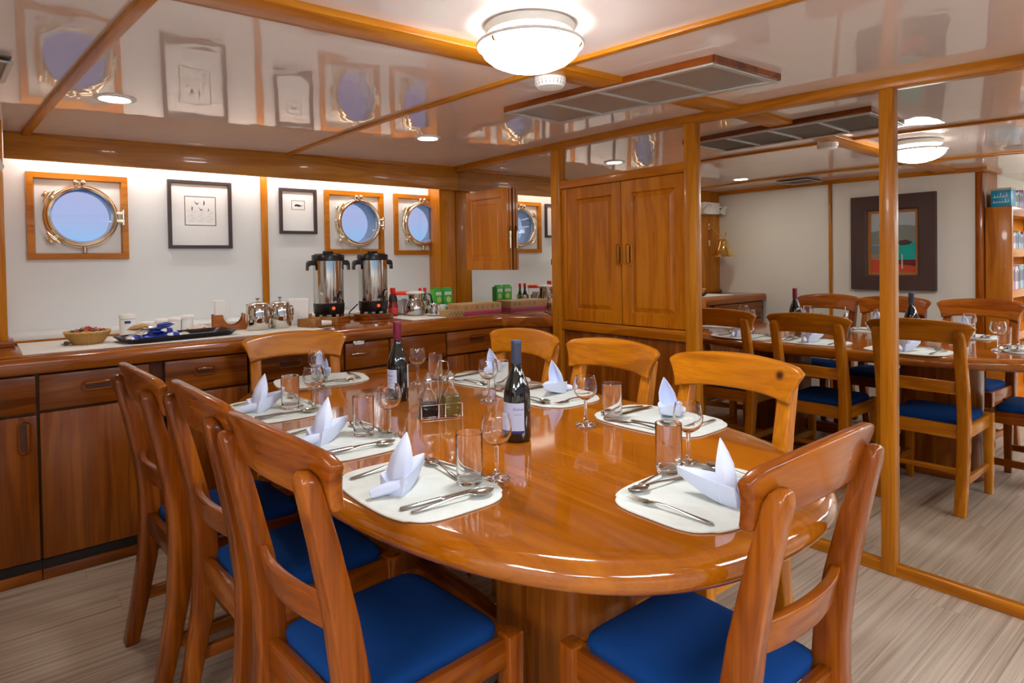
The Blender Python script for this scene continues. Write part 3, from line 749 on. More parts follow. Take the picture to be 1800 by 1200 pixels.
# ------------------------------------------------------------------ dining table
TZ = 0.770
TC, THX, THY, TN = (-1.585, -2.27), 0.660, 1.19, 2.6
tb = thing('dining_table', (TC[0], TC[1], 0), R_(-1.5), 'large glossy oval wooden dining table on two pedestals', 'table')
bm = bmesh.new()
prof = [(-0.20, 0.0), (-0.075, 0.0), (-0.045, -0.0004)]+[(-0.036+0.036*math.cos(R_(90-q*15)), -0.033+0.033*math.sin(R_(90-q*15))) for q in range(1, 12)]+[(-0.04, -0.066), (-0.12, -0.066)]
A = [[(x, y, TZ+dz) for x, y in superell(THX+dr, THY+dr, TN, 128)] for dr, dz in prof]
loft(bm, A); finish(bm, 'tabletop', tablewood('y'), tb, angle=60)
for yy in (-0.50, 0.50):
    p = thing('pedestal'); p.parent = tb
    bm = bmesh.new(); prism(bm, superell(0.145, 0.205, 3.2, 40, (0, yy)), 0.03, TZ-0.066); finish(bm, 'column', cabwood('z'), p, angle=30)
    bm = bmesh.new(); prism(bm, superell(0.165, 0.225, 3.2, 40, (0, yy)), 0.0, 0.035); bevel_all(bm, 0.006); finish(bm, 'foot', cabwood('y'), p, angle=30)
    bm = bmesh.new(); box(bm, -0.152, -0.144, yy-0.012, yy+0.012, 0.035, TZ-0.067); box(bm, 0.144, 0.152, yy-0.012, yy+0.012, 0.035, TZ-0.067); finish(bm, 'batten', cabwood('z'), p)
boxo('stretcher', red_shaded_wood('y'), -0.03, 0.03, -0.33, 0.33, 0.10, 0.17, 0.005, tb)

# ------------------------------------------------------------------ chairs (local: sitter faces +y)
def build_chair(wf, rail_mat=None):
    t = thing('dining_chair')
    cl_ = [(0.0, -0.262, 0.042), (0.12, -0.236, 0.048), (0.28, -0.205, 0.058), (0.42, -0.192, 0.068), (0.52, -0.196, 0.062), (0.64, -0.214, 0.054), (0.78, -0.244, 0.046), (0.90, -0.274, 0.038), (0.918, -0.279, 0.030), (0.926, -0.281, 0.016)]
    for s in (-1, 1):
        bm = bmesh.new(); A = []
        for z, yc, d in cl_:
            x = s*(0.186 if z > 0.3 else 0.186-0.0*(0.3-z)); w = 0.050 if z < 0.91 else (0.040 if z < 0.92 else 0.022)
            A.append([(x-w/2, yc-d/2, z), (x+w/2, yc-d/2, z), (x+w/2, yc+d/2, z), (x-w/2, yc+d/2, z)])
        loft(bm, A); bevel_all(bm, 0.0055, 2, 50); finish(bm, 'rear_leg', wf('z'), t, angle=50)
        bm = bmesh.new(); A = []
        for z, w in ((0.0, 0.036), (0.25, 0.042), (0.40, 0.046), (0.442, 0.046)):
            A.append([(s*0.190-w/2, 0.214-w/2, z), (s*0.190+w/2, 0.214-w/2, z), (s*0.190+w/2, 0.214+w/2, z), (s*0.190-w/2, 0.214+w/2, z)])
        loft(bm, A); bevel_all(bm, 0.004, 2, 50); finish(bm, 'front_leg', wf('z'), t, angle=50)
        boxo('side_rail', wf('y'), s*0.188-0.011, s*0.188+0.011, -0.17, 0.194, 0.370, 0.436, 0.003, t)
        boxo('stretcher', wf('y'), s*0.186-0.010, s*0.186+0.010, -0.225, 0.197, 0.135, 0.172, 0.003, t)
    boxo('front_rail', wf('x'), -0.170, 0.170, 0.202, 0.224, 0.370, 0.436, 0.003, t)
    boxo('rear_rail', wf('x'), -0.163, 0.163, -0.205, -0.180, 0.370, 0.440, 0.003, t)
    boxo('cross_stretcher', wf('x'), -0.178, 0.178, -0.040, -0.018, 0.140, 0.168, 0.003, t)
    # curved top rail with flared ears
    def rail(name, hw_b, hw_t, zb0, zb1, zt0, zt1, yfun, th, sag, m, ear=True, bev=0.009):
        NU, NV = 22, 6; bm = bmesh.new(); F = {}; Bk = {}
        for i in range(NU+1):
            u = -1+2*i/NU; au = abs(u)
            for j in range(NV+1):
                v = j/NV
                hw = hw_b+(hw_t-hw_b)*v**1.8
                zt = zt0+(zt1-zt0)*(1-u*u)-(0.016*max(0, (au-0.86)/0.14)**2 if ear else 0)
                zb = zb0+(zb1-zb0)*(1-au**3)
                z = zb+(zt-zb)*v; x = u*hw
                y = yfun(z)-sag*(1-u*u)
                F[i, j] = bm.verts.new((x, y+th/2, z)); Bk[i, j] = bm.verts.new((x, y-th/2, z))
        for i in range(NU):
            for j in range(NV):
                bm.faces.new((F[i, j], F[i, j+1], F[i+1, j+1], F[i+1, j])); bm.faces.new((Bk[i, j], Bk[i+1, j], Bk[i+1, j+1], Bk[i, j+1]))
        for i in range(NU):
            for j in (0, NV): bm.faces.new((F[i, j], F[i+1, j], Bk[i+1, j], Bk[i, j]))
        for j in range(NV):
            for i in (0, NU): bm.faces.new((F[i, j], F[i, j+1], Bk[i, j+1], Bk[i, j]))
        bevel_all(bm, bev, 3, 60)
        return finish(bm, name, m, t, angle=50)
    rail('top_rail', 0.214, 0.252, 0.842, 0.862, 0.955, 0.980, lambda z: -0.228-(z-0.86)*0.22, 0.028, 0.030, rail_mat or wf('x'))
    rail('back_slat', 0.164, 0.164, 0.594, 0.600, 0.662, 0.668, lambda z: -0.205-(z-0.62)*0.20, 0.022, 0.028, wf('x'), ear=False, bev=0.004)
    # domed cushion
    bm = bmesh.new(); A = []
    for k, (sc, z) in enumerate(((1.0, 0.432), (1.015, 0.446), (1.0, 0.456), (0.93, 0.4645), (0.75, 0.470), (0.4, 0.474), (0.05, 0.475))):
        A.append([(x*sc*(1.0 if y > 0 else 0.97), y*sc+0.013, z) for x, y in superell(0.178, 0.187, 9, 64)])
    loft(bm, A); finish(bm, 'cushion', M_seat, t, angle=60)
    return t
CH = 'dining chairs around the oval table'
c_warm = build_chair(chairwood)
def place(o, loc, rot, label): o.location = loc; o.rotation_euler = (0, 0, rot); prop(o, label, 'chair', CH)
place(c_warm, (-1.102, -1.745, 0), R_(90), 'chair on the mirror side of the table nearest the sideboard')
c2 = dup(c_warm, (-1.112, -2.310, 0), R_(90), 'middle chair on the mirror side with oval grain on its back')
knotmat = wood('chair_knot_wood', 'x', (150, 84, 4), (188, 110, 8), (208, 132, 22), 0.27, 0.18, knots=((-0.172, -0.244, 0.928, 0.021),))
c3 = build_chair(chairwood, knotmat); place(c3, (-1.130, -2.875, 0), R_(90), 'chair on the mirror side with a dark knot in its top rail')
cB = dup(c_warm, (-1.748, -1.226, 0), R_(165.4), 'chair at the far head of the table in front of the sideboard')
cF = build_chair(red_shaded_wood); place(cF, (-1.645, -3.258, 0), 0, 'red brown shaded chair at the near head of the table, its back to the camera')
cL3 = dup(cF, (-2.150, -2.748, 0), R_(-86), 'red brown shaded left side chair nearest the camera, blue seat in view')
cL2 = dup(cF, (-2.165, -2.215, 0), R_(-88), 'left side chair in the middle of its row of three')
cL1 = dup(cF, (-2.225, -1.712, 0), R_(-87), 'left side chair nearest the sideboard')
for o in (cL1, cL2, cL3): o.scale = (1.03, 1.0, 1.018)

# ------------------------------------------------------------------ ceiling fixtures and added fill lights
def dome(x, y, label):
    z = ceil_z(x, y)
    t = thing('ceiling_lamp', (x, y, z), 0, label, 'lamp')
    lathe_o('base', [(0.0, 0.0), (0.125, 0.0), (0.135, -0.010), (0.128, -0.030), (0.112, -0.040), (0.108, -0.052), (0.0, -0.052)], M_whitepl, t, 40)
    rg = lathe_o('flange_ring', [(0.120, -0.052), (0.157, -0.056), (0.160, -0.061), (0.157, -0.066), (0.132, -0.068), (0.124, -0.062), (0.120, -0.052)], M_whitepl, t, 48)
    lathe_o('dome', [(0.131, -0.062), (0.142, -0.066), (0.146, -0.074), (0.138, -0.090), (0.116, -0.108), (0.085, -0.122), (0.05, -0.131), (0.0, -0.134)], M_dome, t, 40, angle=60)
    for k in range(6):
        a = 2*PI*k/6+0.35
        bm = bmesh.new(); lathe(bm, [(0.0, -0.0665), (0.004, -0.0665), (0.0035, -0.069), (0.0, -0.0695)], 8, (0.148*math.cos(a), 0.148*math.sin(a))); finish(bm, 'screw', M_steel, rg)
    for k in range(3):
        a = 2*PI*k/3+R_(-55)
        bm = bmesh.new(); ca, sa = math.cos(a), math.sin(a)
        tube(bm, [(0.150*ca, 0.150*sa, -0.062), (0.152*ca, 0.152*sa, -0.072), (0.146*ca, 0.146*sa, -0.077), (0.138*ca, 0.138*sa, -0.076)], 0.004, 6); finish(bm, 'clip', mat('brass_clip', (150, 100, 50), 0.3, 1.0), rg)
    return t
dome(-1.587, -2.654, 'white domed ceiling lamp glowing over the table')
dome(-4.3, -4.0, 'added unseen domed lamp beyond the bookcase')  # out of view, added for more light in the room
def fill_panel(x, y, label):  # unseen panels added only to brighten the room
    z = ceil_z(x, y)-0.002
    t = thing('added_fill_panel', (x, y, z), 0, label, 'lamp')
    for x0, x1, y0, y1 in ((-0.62, 0.62, -0.32, -0.28), (-0.62, 0.62, 0.28, 0.32), (-0.62, -0.58, -0.28, 0.28), (0.58, 0.62, -0.28, 0.28)):
        boxo('frame', M_whitepl, x0, x1, y0, y1, -0.05, 0.0, 0.003, t)
    boxo('fill_glow', M_fill, -0.58, 0.58, -0.28, 0.28, -0.040, -0.030, 0, t)
fill_panel(-0.95, -4.98, 'added unseen fill light panel in the aft saloon nearest the mirrors')
fill_panel(-2.75, -4.98, 'added unseen fill light panel in the middle of the aft saloon')
fill_panel(-4.50, -4.98, 'added unseen fill light panel in the aft saloon by the far wall')
fill_panel(-4.50, -3.60, 'added unseen fill light panel above the aisle before the bookcase')
def downlight(x, y, label):
    t = thing('downlight', (x, y, ceil_z(x, y)), 0, label, 'lamp', 'round ceiling downlights')
    lathe_o('bezel', [(0.055, 0.002), (0.079, 0.0), (0.078, -0.004), (0.060, -0.008), (0.056, -0.006), (0.055, 0.002)], M_whitepl, t, 40)
    lathe_o('lens', [(0.0, -0.004), (0.057, -0.004), (0.057, -0.0055), (0.0, -0.0055)], M_down, t, 32)
downlight(-2.427, -0.985, 'round downlight above the left part of the sideboard')
downlight(-0.828, -0.881, 'round downlight above the coffee urns')
sd = thing('smoke_detector', (-1.172, -2.300, ceil_z(-1.172, -2.300)), 0, 'round white smoke detector half hidden behind the ceiling lamp', 'detector')
lathe_o('body', [(0.0, 0.0), (0.058, 0.0), (0.060, -0.040), (0.050, -0.056), (0.0, -0.060)], M_whitepl, sd, 32)
bm = bmesh.new()
for k in range(24):
    a = 2*PI*k/24; c, s = math.cos(a), math.sin(a)
    tube(bm, [(0.0595*c, 0.0595*s, -0.034), (0.0555*c, 0.0555*s, -0.050)], 0.002, 4)
finish(bm, 'vent_slot', mat('vent_slot_grey', (150, 148, 142), 0.6), sd)
M_vent = mat('grille_grey', (160, 154, 146), 0.35, 0.3)
M_ventfr = mat('grille_frame', (196, 192, 188), 0.3, 0.4)
def vent(pts, label, ncell, nsl, edge=True, drop=0.0):
    """pts: four corners (far-from-mirror far, mirror far, mirror near, far-from-mirror near) on the ceiling"""
    t = thing('ceiling_vent', (0, 0, 0), 0, label, 'vent')
    def P(u, v, dz):
        a, b, c, d = [Vector(p) for p in pts]
        q = a.lerp(b, u).lerp(d.lerp(c, u), v)
        return (q.x, q.y, ceil_z(q.x, q.y)+dz-drop)
    def bar(u0, u1, v0, v1, d0, d1, name, m, bev=0.002):
        bm = bmesh.new(); n = max(1, int(abs(v1-v0)*8)); A = []
        for i in range(n+1):
            v = v0+(v1-v0)*i/n
            A.append([P(u0, v, d0), P(u1, v, d0), P(u1, v, d1), P(u0, v, d1)])
        loft(bm, A); bevel_all(bm, bev, 1, 60); return finish(bm, name, m, t, angle=40)
    for u0, u1, v0, v1 in ((0, 0.014, 0, 1), (0.986, 1, 0, 1), (0, 1, 0, 0.006), (0, 1, 0.994, 1)):
        if edge: bar(u0, u1, v0, v1, -0.017, 0.004+drop, 'wood_edge', red_shaded_wood('y'))
    for u0, u1, v0, v1 in ((0.012, 0.075, 0.006, 0.994), (0.925, 0.988, 0.006, 0.994), (0.07, 0.93, 0.006, 0.028), (0.07, 0.93, 0.972, 0.994)):
        bar(u0, u1, v0, v1, -0.024, -0.015, 'frame', M_ventfr)
    bar(0.03, 0.97, 0.01, 0.99, -0.004, 0.002, 'backing', mat('vent_inside', (120, 114, 108), 0.8), 0)
    for k in range(1, ncell): bar(0.07, 0.93, k/ncell-0.006, k/ncell+0.006, -0.023, -0.010, 'divider', M_ventfr, 0.001)
    for c in range(ncell):
        va = max(c/ncell+0.006, 0.028); vb = min((c+1)/ncell-0.006, 0.972)
        for k in range(nsl):
            u = 0.08+0.84*(k+0.5)/nsl; w = 0.84/nsl
            bm = bmesh.new()
            a = [P(u-w*0.50, va, -0.0135), P(u+w*0.49, va, -0.0165), P(u+w*0.49, va, -0.0150), P(u-w*0.50, va, -0.0120)]
            b = [P(u-w*0.50, vb, -0.0135), P(u+w*0.49, vb, -0.0165), P(u+w*0.49, vb, -0.0150), P(u-w*0.50, vb, -0.0120)]
            loft(bm, [a, b]); finish(bm, 'slat', M_vent, t, smooth=False)
    return t
vent([(-0.946, -1.738, 0), (-0.531, -1.696, 0), (-0.432, -2.828, 0), (-0.883, -2.819, 0)], 'long grey ceiling air grille of four sections beside the mirrors', 4, 14, True, 0.009)
vent([(-3.06, -1.135, 0), (-2.785, -1.125, 0), (-2.765, -1.425, 0), (-3.04, -1.435, 0)], 'small grey ceiling air grille above the left wall', 1, 10, False)

# ------------------------------------------------------------------ emergency light and bell on the post (seen in the mirror)
em = thing('emergency_light', (-2.945, -0.302, 1.76), 0, 'white twin headed emergency light on the wide wooden post', 'lamp')
boxo('body', M_whitepl, -0.145, 0.130, -0.055, 0.0, 0.0, 0.122, 0.008, em)
for sx in (-0.185, 0.113):
    bm = bmesh.new(); lathe(bm, [(0.0, 0.03), (0.020, 0.03), (0.026, 0.0), (0.040, -0.045), (0.045, -0.055), (0.040, -0.056), (0.0, -0.050)], 24)
    xform(bm, Matrix.Translation((sx, -0.085, 0.066)) @ Matrix.Rotation(R_(38), 4, 'X')); finish(bm, 'lamp_head', mat('emergency_head', (206, 204, 198), 0.4), em)
    tube_o('arm', [(sx*0.5, -0.03, 0.07), (sx*0.8, -0.05, 0.08), (sx, -0.075, 0.075)], 0.010, M_whitepl, em)
be = thing('ship_bell', (-2.950, -0.475, 1.36), 0, 'polished brass bell on a bracket on the wide wooden post', 'bell')
M_bell = mat('bell_brass', (236, 200, 120), 0.12, 1.0)
K = 1.4
bl = lathe_o('bell', [(r*K, z*K) for r, z in ((0.0, 0.098), (0.020, 0.098), (0.034, 0.085), (0.040, 0.055), (0.050, 0.020), (0.072, -0.008), (0.092, -0.024), (0.089, -0.028), (0.066, -0.010), (0.045, 0.018), (0.034, 0.055), (0.0, 0.085))], M_bell, be, 40)
tube_o('clapper', [(0, 0, 0.11), (0, 0, 0.0), (0, 0, -0.042)], [0.004, 0.005, 0.014], M_bell, bl)
tube_o('bracket', [(0.0, 0.160, 0.275), (0.0, 0.130, 0.262), (0.0, 0.060, 0.195), (0.0, 0.020, 0.165), (0.0, -0.020, 0.167), (0, -0.035, 0.200)], 0.010, M_bell, be)
tube_o('hook', [(0, 0, 0.165), (0, 0, 0.130)], 0.007, M_bell, be)
for zz in (0.10, 0.275): boxo('mount_plate', M_brass, -0.013, 0.013, 0.155, 0.174, zz-0.03, zz+0.03, 0.003, be)
# ------------------------------------------------------------------ table settings
MZ = TZ+0.0005
M_mat = mat('quilted_placemat', (210, 214, 206), 0.9, bump=(16.0, 0.014, 1.5))
M_hem = mat('placemat_hem', (214, 210, 200), 0.9)
def build_mat():
    t = thing('placemat')
    bm = bmesh.new(); N = 72
    def ol(d):
        out = []
        for k in range(N):
            a = 2*PI*k/N; ca, sa = math.cos(a), math.sin(a); n = 4.2
            x = math.copysign(abs(ca)**(2/n), ca); y = math.copysign(abs(sa)**(2/n), sa)
            bow = 0.016*(1-x*x)
            out.append((x*(0.205+d), y*(0.136+d)+math.copysign(bow, y)*(abs(y) > .9)))
        return out
    A = [[(x, y, z) for x, y in ol(d)] for d, z in ((0.0, 0.0), (0.002, 0.0018), (0.0, 0.0032), (-0.006, 0.0042), (-0.05, 0.0042), (-0.10, 0.0042))]
    loft(bm, A); finish(bm, 'quilted_pad', M_mat, t, angle=60)
    bm = bmesh.new(); tube(bm, [(x, y, 0.0022) for x, y in ol(0.0005)], 0.0022, 5, closed=True); finish(bm, 'hem', M_hem, t, angle=60)
    return t
def build_napkin():
    t = thing('folded_napkin')
    # boat fold: two upright flaps folded to a point, open at the top
    bm = bmesh.new(); A = []; n = 10
    for i in range(n):
        s = i/(n-1); y = -0.080+0.160*s
        w = 0.034*(1-s**2.0)+0.0025; h = 0.048+0.012*s; b = w*0.72; z0 = 0.050*max(0, s-0.12)**1.5
        A.append([(-w, y, h), (-b-0.004*(1-s), y-0.004, z0), (b+0.004*(1-s), y-0.004, z0), (w, y, h), (w*0.84, y, h-0.001), (0.0, y, z0+0.008+0.008*s), (-w*0.84, y, h-0.001)])
    loft(bm, A); bevel_all(bm, 0.0012, 1, 60); finish(bm, 'boat_fold', M_cloth, t, angle=45)
    # standing leaf: cupped pointed sheet
    bm = bmesh.new(); A = []
    prof = [(0.004, 0.026), (0.030, 0.031), (0.058, 0.034), (0.085, 0.031), (0.110, 0.021), (0.131, 0.010), (0.145, 0.0012)]
    for z, r in prof:
        ring = []; k = 14; lx = 0.030*(z/0.145)**1.3
        for side in (1, 0):
            for j in (range(k+1) if side else range(k, -1, -1)):
                a = R_(-20+220*j/k); rr = r if side else max(r-0.003, 0.0006)
                fold = 1.0+0.10*math.sin(j*1.9)*(1-z/0.15)
                ring.append((-0.004+rr*fold*math.cos(a)*0.95+lx*0.55, -0.050-rr*fold*0.75*math.sin(a)+lx*0.75, z))
        A.append(ring)
    loft(bm, A); finish(bm, 'standing_leaf', M_cloth, t, angle=40)
    bm = bmesh.new()
    tube(bm, [(0.030, -0.060, 0.030), (0.0, -0.088, 0.022), (-0.030, -0.118, 0.014), (-0.036, -0.124, 0.012)], [0.010, 0.015, 0.012, 0.010], 10)
    finish(bm, 'rolled_hem', M_cloth, t, angle=50)
    return t
def flatware(bm, pts):
    """pts: (y, half width, z, thickness)"""
    A = []
    for y, w, z, th in pts:
        A.append([(-w, y, z), (-w*0.6, y, z-th*0.5), (w*0.6, y, z-th*0.5), (w, y, z), (w*0.6, y, z+th*0.5), (-w*0.6, y, z+th*0.5)])
    loft(bm, A)
def build_knife():
    t = thing('table_knife'); bm = bmesh.new()
    flatware(bm, [(-0.105, 0.004, 0.003, 0.003), (-0.100, 0.008, 0.004, 0.006), (-0.06, 0.0075, 0.004, 0.006), (-0.002, 0.006, 0.004, 0.006)])
    finish(bm, 'handle', M_cutl, t, angle=50)
    bm = bmesh.new(); flatware(bm, [(-0.002, 0.006, 0.004, 0.004), (0.006, 0.009, 0.004, 0.002), (0.07, 0.0095, 0.004, 0.0016), (0.095, 0.006, 0.004, 0.0014), (0.105, 0.001, 0.004, 0.001)])
    finish(bm, 'blade', M_cutl, t, angle=50); return t
def bowl(bm, y0, L, Wd, dep, z0):
    A = []; n = 10
    for i in range(n+1):
        s = i/n; y = y0+L*s; w = Wd*math.sin(PI*min(max(s, 0.02), 0.985))**0.62*(1.08-0.16*s) if 0 < s < 1 else 0.0012
        d = dep*math.sin(PI*s)**0.8 if 0 < s < 1 else 0
        ring = [(w*math.cos(R_(180-180*j/8)), y, z0-d*math.sin(R_(180*j/8))) for j in range(9)]+[(w*0.93*math.cos(R_(180*j/8)), y, z0+0.0012-d*0.97*math.sin(R_(180*j/8))) for j in range(9)]
        A.append(ring)
    loft(bm, A)
def build_spoon(k=1.0, nm='table_spoon'):
    t = thing(nm); bm = bmesh.new()
    flatware(bm, [(-0.105*k, 0.003, 0.0035, 0.002), (-0.098*k, 0.008, 0.004, 0.0026), (-0.06*k, 0.006, 0.006, 0.003), (0.0, 0.0032, 0.0105, 0.0036), (0.035*k, 0.0034, 0.011, 0.0036), (0.046*k, 0.006, 0.0105, 0.0026)])
    finish(bm, 'handle', M_cutl, t, angle=50)
    bm = bmesh.new(); bowl(bm, 0.040*k, 0.066*k, 0.0215*k, 0.0085*k, 0.0108); finish(bm, 'bowl', M_cutl, t, angle=50); return t
def build_fork():
    t = thing('table_fork'); bm = bmesh.new()
    flatware(bm, [(-0.105, 0.003, 0.0035, 0.002), (-0.098, 0.008, 0.004, 0.0026), (-0.06, 0.006, 0.006, 0.003), (0.0, 0.0032, 0.0105, 0.0036), (0.028, 0.004, 0.010, 0.0034), (0.044, 0.0115, 0.007, 0.002), (0.056, 0.0125, 0.005, 0.0018)])
    finish(bm, 'handle', M_cutl, t, angle=50)
    for k in range(4):
        x = -0.0098+0.0065*k; bm = bmesh.new()
        tube(bm, [(x, 0.054, 0.0052), (x, 0.075, 0.0042), (x, 0.092, 0.006), (x, 0.100, 0.0082)], [0.0019, 0.0017, 0.0015, 0.0008], 5); finish(bm, 'tine', M_cutl, t, angle=60)
    return t
def build_wineglass():
    t = thing('wine_glass')
    H = 0.158
    lathe_o('bowl', [(0.0, 0.082), (0.012, 0.083), (0.028, 0.093), (0.037, 0.108), (0.0385, 0.122), (0.036, 0.142), (0.0325, H), (0.0315, H+0.0006), (0.0307, H), (0.0343, 0.142), (0.0368, 0.122), (0.0352, 0.108), (0.0268, 0.0945), (0.012, 0.0855), (0.0, 0.0848)], M_glass, t, 40, angle=32)
    lathe_o('stem', [(0.0, 0.083), (0.0055, 0.0825), (0.0062, 0.078), (0.0048, 0.060), (0.0045, 0.035), (0.0055, 0.018), (0.010, 0.010), (0.022, 0.006), (0.031, 0.0035), (0.033, 0.0015), (0.0325, 0.0), (0.0, 0.0)], M_glass, t, 40, angle=32)
    return t
def build_tumbler():
    t = thing('water_glass')
    lathe_o('body', [(0.0, 0.0), (0.029, 0.0), (0.0305, 0.002), (0.0312, 0.006), (0.0318, 0.03), (0.0332, 0.121), (0.0331, 0.1225), (0.0325, 0.1232), (0.0319, 0.1225), (0.0316, 0.121), (0.0300, 0.03), (0.0290, 0.017), (0.0275, 0.0145), (0.0, 0.0135)], M_glass, t, 44, angle=32)
    return t
protos = {'placemat': build_mat(), 'napkin': build_napkin(), 'knife': build_knife(), 'spoon': build_spoon(), 'dspoon': build_spoon(0.86, 'dessert_spoon'), 'fork': build_fork(), 'wine': build_wineglass(), 'tumbler': build_tumbler()}
used = set()
def put(key, loc, rot, label, cat, group):
    o = protos[key]
    if key in used: o = dup(o, loc, rot)
    else: used.add(key); o.location = loc; o.rotation_euler = (0, 0, rot)
    return prop(o, label, cat, group)
SEATS = [
    # name, mat centre, rotation (deg), napkin yaw (deg), wine glass xy, water glass xy
    ('nearest place on the left side', (-2.055, -2.750), -90, 28, (-1.884, -2.839), (-1.954, -2.821)),
    ('middle place on the left side', (-2.030, -2.245), -90, 24, (-1.897, -2.319), (-1.951, -2.253)),
    ('far place on the left side', (-2.035, -1.690), -90, 24, (-1.933, -1.813), (-1.991, -1.735)),
    ('near head place', (-1.590, -3.235), 0, 10, (-1.441, -3.085), (-1.534, -3.092)),
    ('mirror side place by the knotted chair', (-1.125, -2.750), 92, 20, (-1.355, -2.636), (-1.246, -2.655)),
    ('middle place on the mirror side', (-1.140, -2.215), 90, 20, (-1.369, -2.137), (-1.217, -2.029)),
    ('mirror side place nearest the sideboard', (-1.105, -1.765), 97, 20, (-1.391, -1.651), (-1.298, -1.652)),
    ('far head place by the sideboard', (-1.668, -1.255), 167, 10, (-1.746, -1.393), (-1.700, -1.290)),
]
for nm, (mx, my), rot, ny, wg, tg in SEATS:
    r = R_(rot); c, s = math.cos(r), math.sin(r)
    def L(x, y, z): return (mx+c*x-s*y, my+s*x+c*y, z)
    ZM = MZ+0.0044
    put('placemat', (mx, my, MZ), r, 'white quilted placemat at the %s' % nm, 'placemat', 'quilted placemats')
    put('napkin', L(-0.018, -0.015, ZM), r+R_(ny), 'white napkin folded like a sailboat at the %s' % nm, 'napkin', 'folded napkins').scale = (0.92, 0.92, 0.93)
    put('fork', L(-0.150, -0.005, ZM), r+R_(4), 'steel fork left of the napkin at the %s' % nm, 'fork', 'dinner forks')
    put('fork', L(-0.020, 0.128, ZM), r+R_(-86), 'steel fork lying crosswise above the napkin at the %s' % nm, 'fork', 'dessert forks')
    put('dspoon', L(-0.045, 0.098, ZM), r+R_(84), 'small spoon lying crosswise above the napkin at the %s' % nm, 'spoon', 'dessert spoons')
    put('knife', L(0.118, -0.010, ZM), r+R_(-4), 'steel knife right of the napkin at the %s' % nm, 'knife', 'dinner knives')
    put('spoon', L(0.150, 0.0, ZM), r+R_(-5), 'large spoon beside the knife at the %s' % nm, 'spoon', 'soup spoons')
    put('wine', (wg[0], wg[1], MZ+0.004), 0, 'clear stemmed wine glass at the %s' % nm, 'wine glass', 'wine glasses')
    put('tumbler', (tg[0], tg[1], MZ+0.0044), 0, 'clear straight water glass at the %s' % nm, 'glass', 'water glasses')

def wine_bottle(loc, foil, k, label, labels, script):
    t = thing('wine_bottle', loc, 0, label, 'bottle')
    lathe_o('body', [(r*1.0, z*k) for r, z in ((0.0, 0.004), (0.030, 0.0), (0.0385, 0.003), (0.0405, 0.010), (0.0405, 0.120), (0.0395, 0.140), (0.034, 0.165), (0.0245, 0.190), (0.0165, 0.212), (0.0148, 0.225), (0.0145, 0.285), (0.0, 0.287))], M_bottle, t, 40, angle=50)
    lathe_o('capsule', [(r, z*k) for r, z in ((0.0152, 0.224), (0.0158, 0.225), (0.0155, 0.282), (0.0165, 0.283), (0.0165, 0.291), (0.0158, 0.2925), (0.0, 0.293))], foil, t, 28)
    for i, (a0, a1, z0, z1, m) in enumerate(labels):
        bm = bmesh.new(); A = []; n = 16
        for j in range(n+1):
            a = R_(a0+(a1-a0)*j/n); r0, r1 = 0.0404, 0.0411
            A.append([(r0*math.cos(a), r0*math.sin(a), z0), (r1*math.cos(a), r1*math.sin(a), z0), (r1*math.cos(a), r1*math.sin(a), z1), (r0*math.cos(a), r0*math.sin(a), z1)])
        loft(bm, A); lb = finish(bm, 'paper_label', m, t, angle=30)
        if script and i == 0:
            a_s, zc = script
            script_line(lb, lambda u, v: (0.0413*math.cos(R_(u)), 0.0413*math.sin(R_(u)), v), a_s-42, a_s+4, zc, 0.007, 7, mat('label_ink', (84, 62, 124), 0.6), r=0.0006, seed=11)
            script_line(lb, lambda u, v: (0.0413*math.cos(R_(u)), 0.0413*math.sin(R_(u)), v), a_s-38, a_s-2, zc-0.014, 0.003, 6, mat('label_ink', (84, 62, 124), 0.6), r=0.0004, seed=4)
    return t
M_lab = mat('bottle_label', (190, 196, 222), 0.6); M_labb = mat('bottle_label_blue', (44, 44, 110), 0.5)
wine_bottle((-1.613, -1.871, MZ), mat('maroon_foil', (112, 24, 52), 0.35), 1.06, 'wine bottle with a maroon neck capsule near the far head', [(-241, -126, 0.055, 0.125, M_lab), (-57, 33, 0.050, 0.140, M_lab)], (-150, 0.100))
wine_bottle((-1.620, -2.606, MZ), mat('grey_foil', (66, 74, 98), 0.4), 1.03, 'wine bottle with a slate grey neck capsule near the table middle', [(-214, -100, 0.036, 0.118, M_lab), (-214, -100, 0.029, 0.0358, M_labb)], (-106, 0.098))

# cruet stand with two bottles
CR = R_(-20)
cr = thing('cruet_stand', (-1.637, -2.205, MZ), CR, 'chrome wire cruet stand holding oil and soy bottles', 'cruet stand', 'condiments')
M_wire = mat('wire_chrome', (206, 202, 196), 0.15, 1.0)
def wire(pts, name='wire', closed=False, r=0.0012): return tube_o(name, pts, r, M_wire, cr, 6, closed)
def rrect(hx, hy, z):
    return [(x, y, z) for x, y in superell(hx, hy, 9, 32)]
wire(rrect(0.072, 0.036, 0.003), closed=True); wire(rrect(0.074, 0.038, 0.050), closed=True)
for x in (-0.072, -0.012, 0.012, 0.072):
    wire([(x, -0.036, 0.003), (x, -0.038, 0.05)]); wire([(x, 0.036, 0.003), (x, 0.038, 0.05)])
wire([(0.0, -0.036, 0.003), (0.0, 0.0, 0.002), (0.0, 0.036, 0.003)])
wire([(-0.004, 0.0, 0.003), (-0.004, 0.0, 0.10), (-0.006, 0.0, 0.17), (0.0, 0.0, 0.195), (0.030, 0.0, 0.190), (0.034, 0.0, 0.165), (0.012, 0, 0.125), (0.004, 0, 0.06), (0.004, 0, 0.003)], name='handle', r=0.0022)
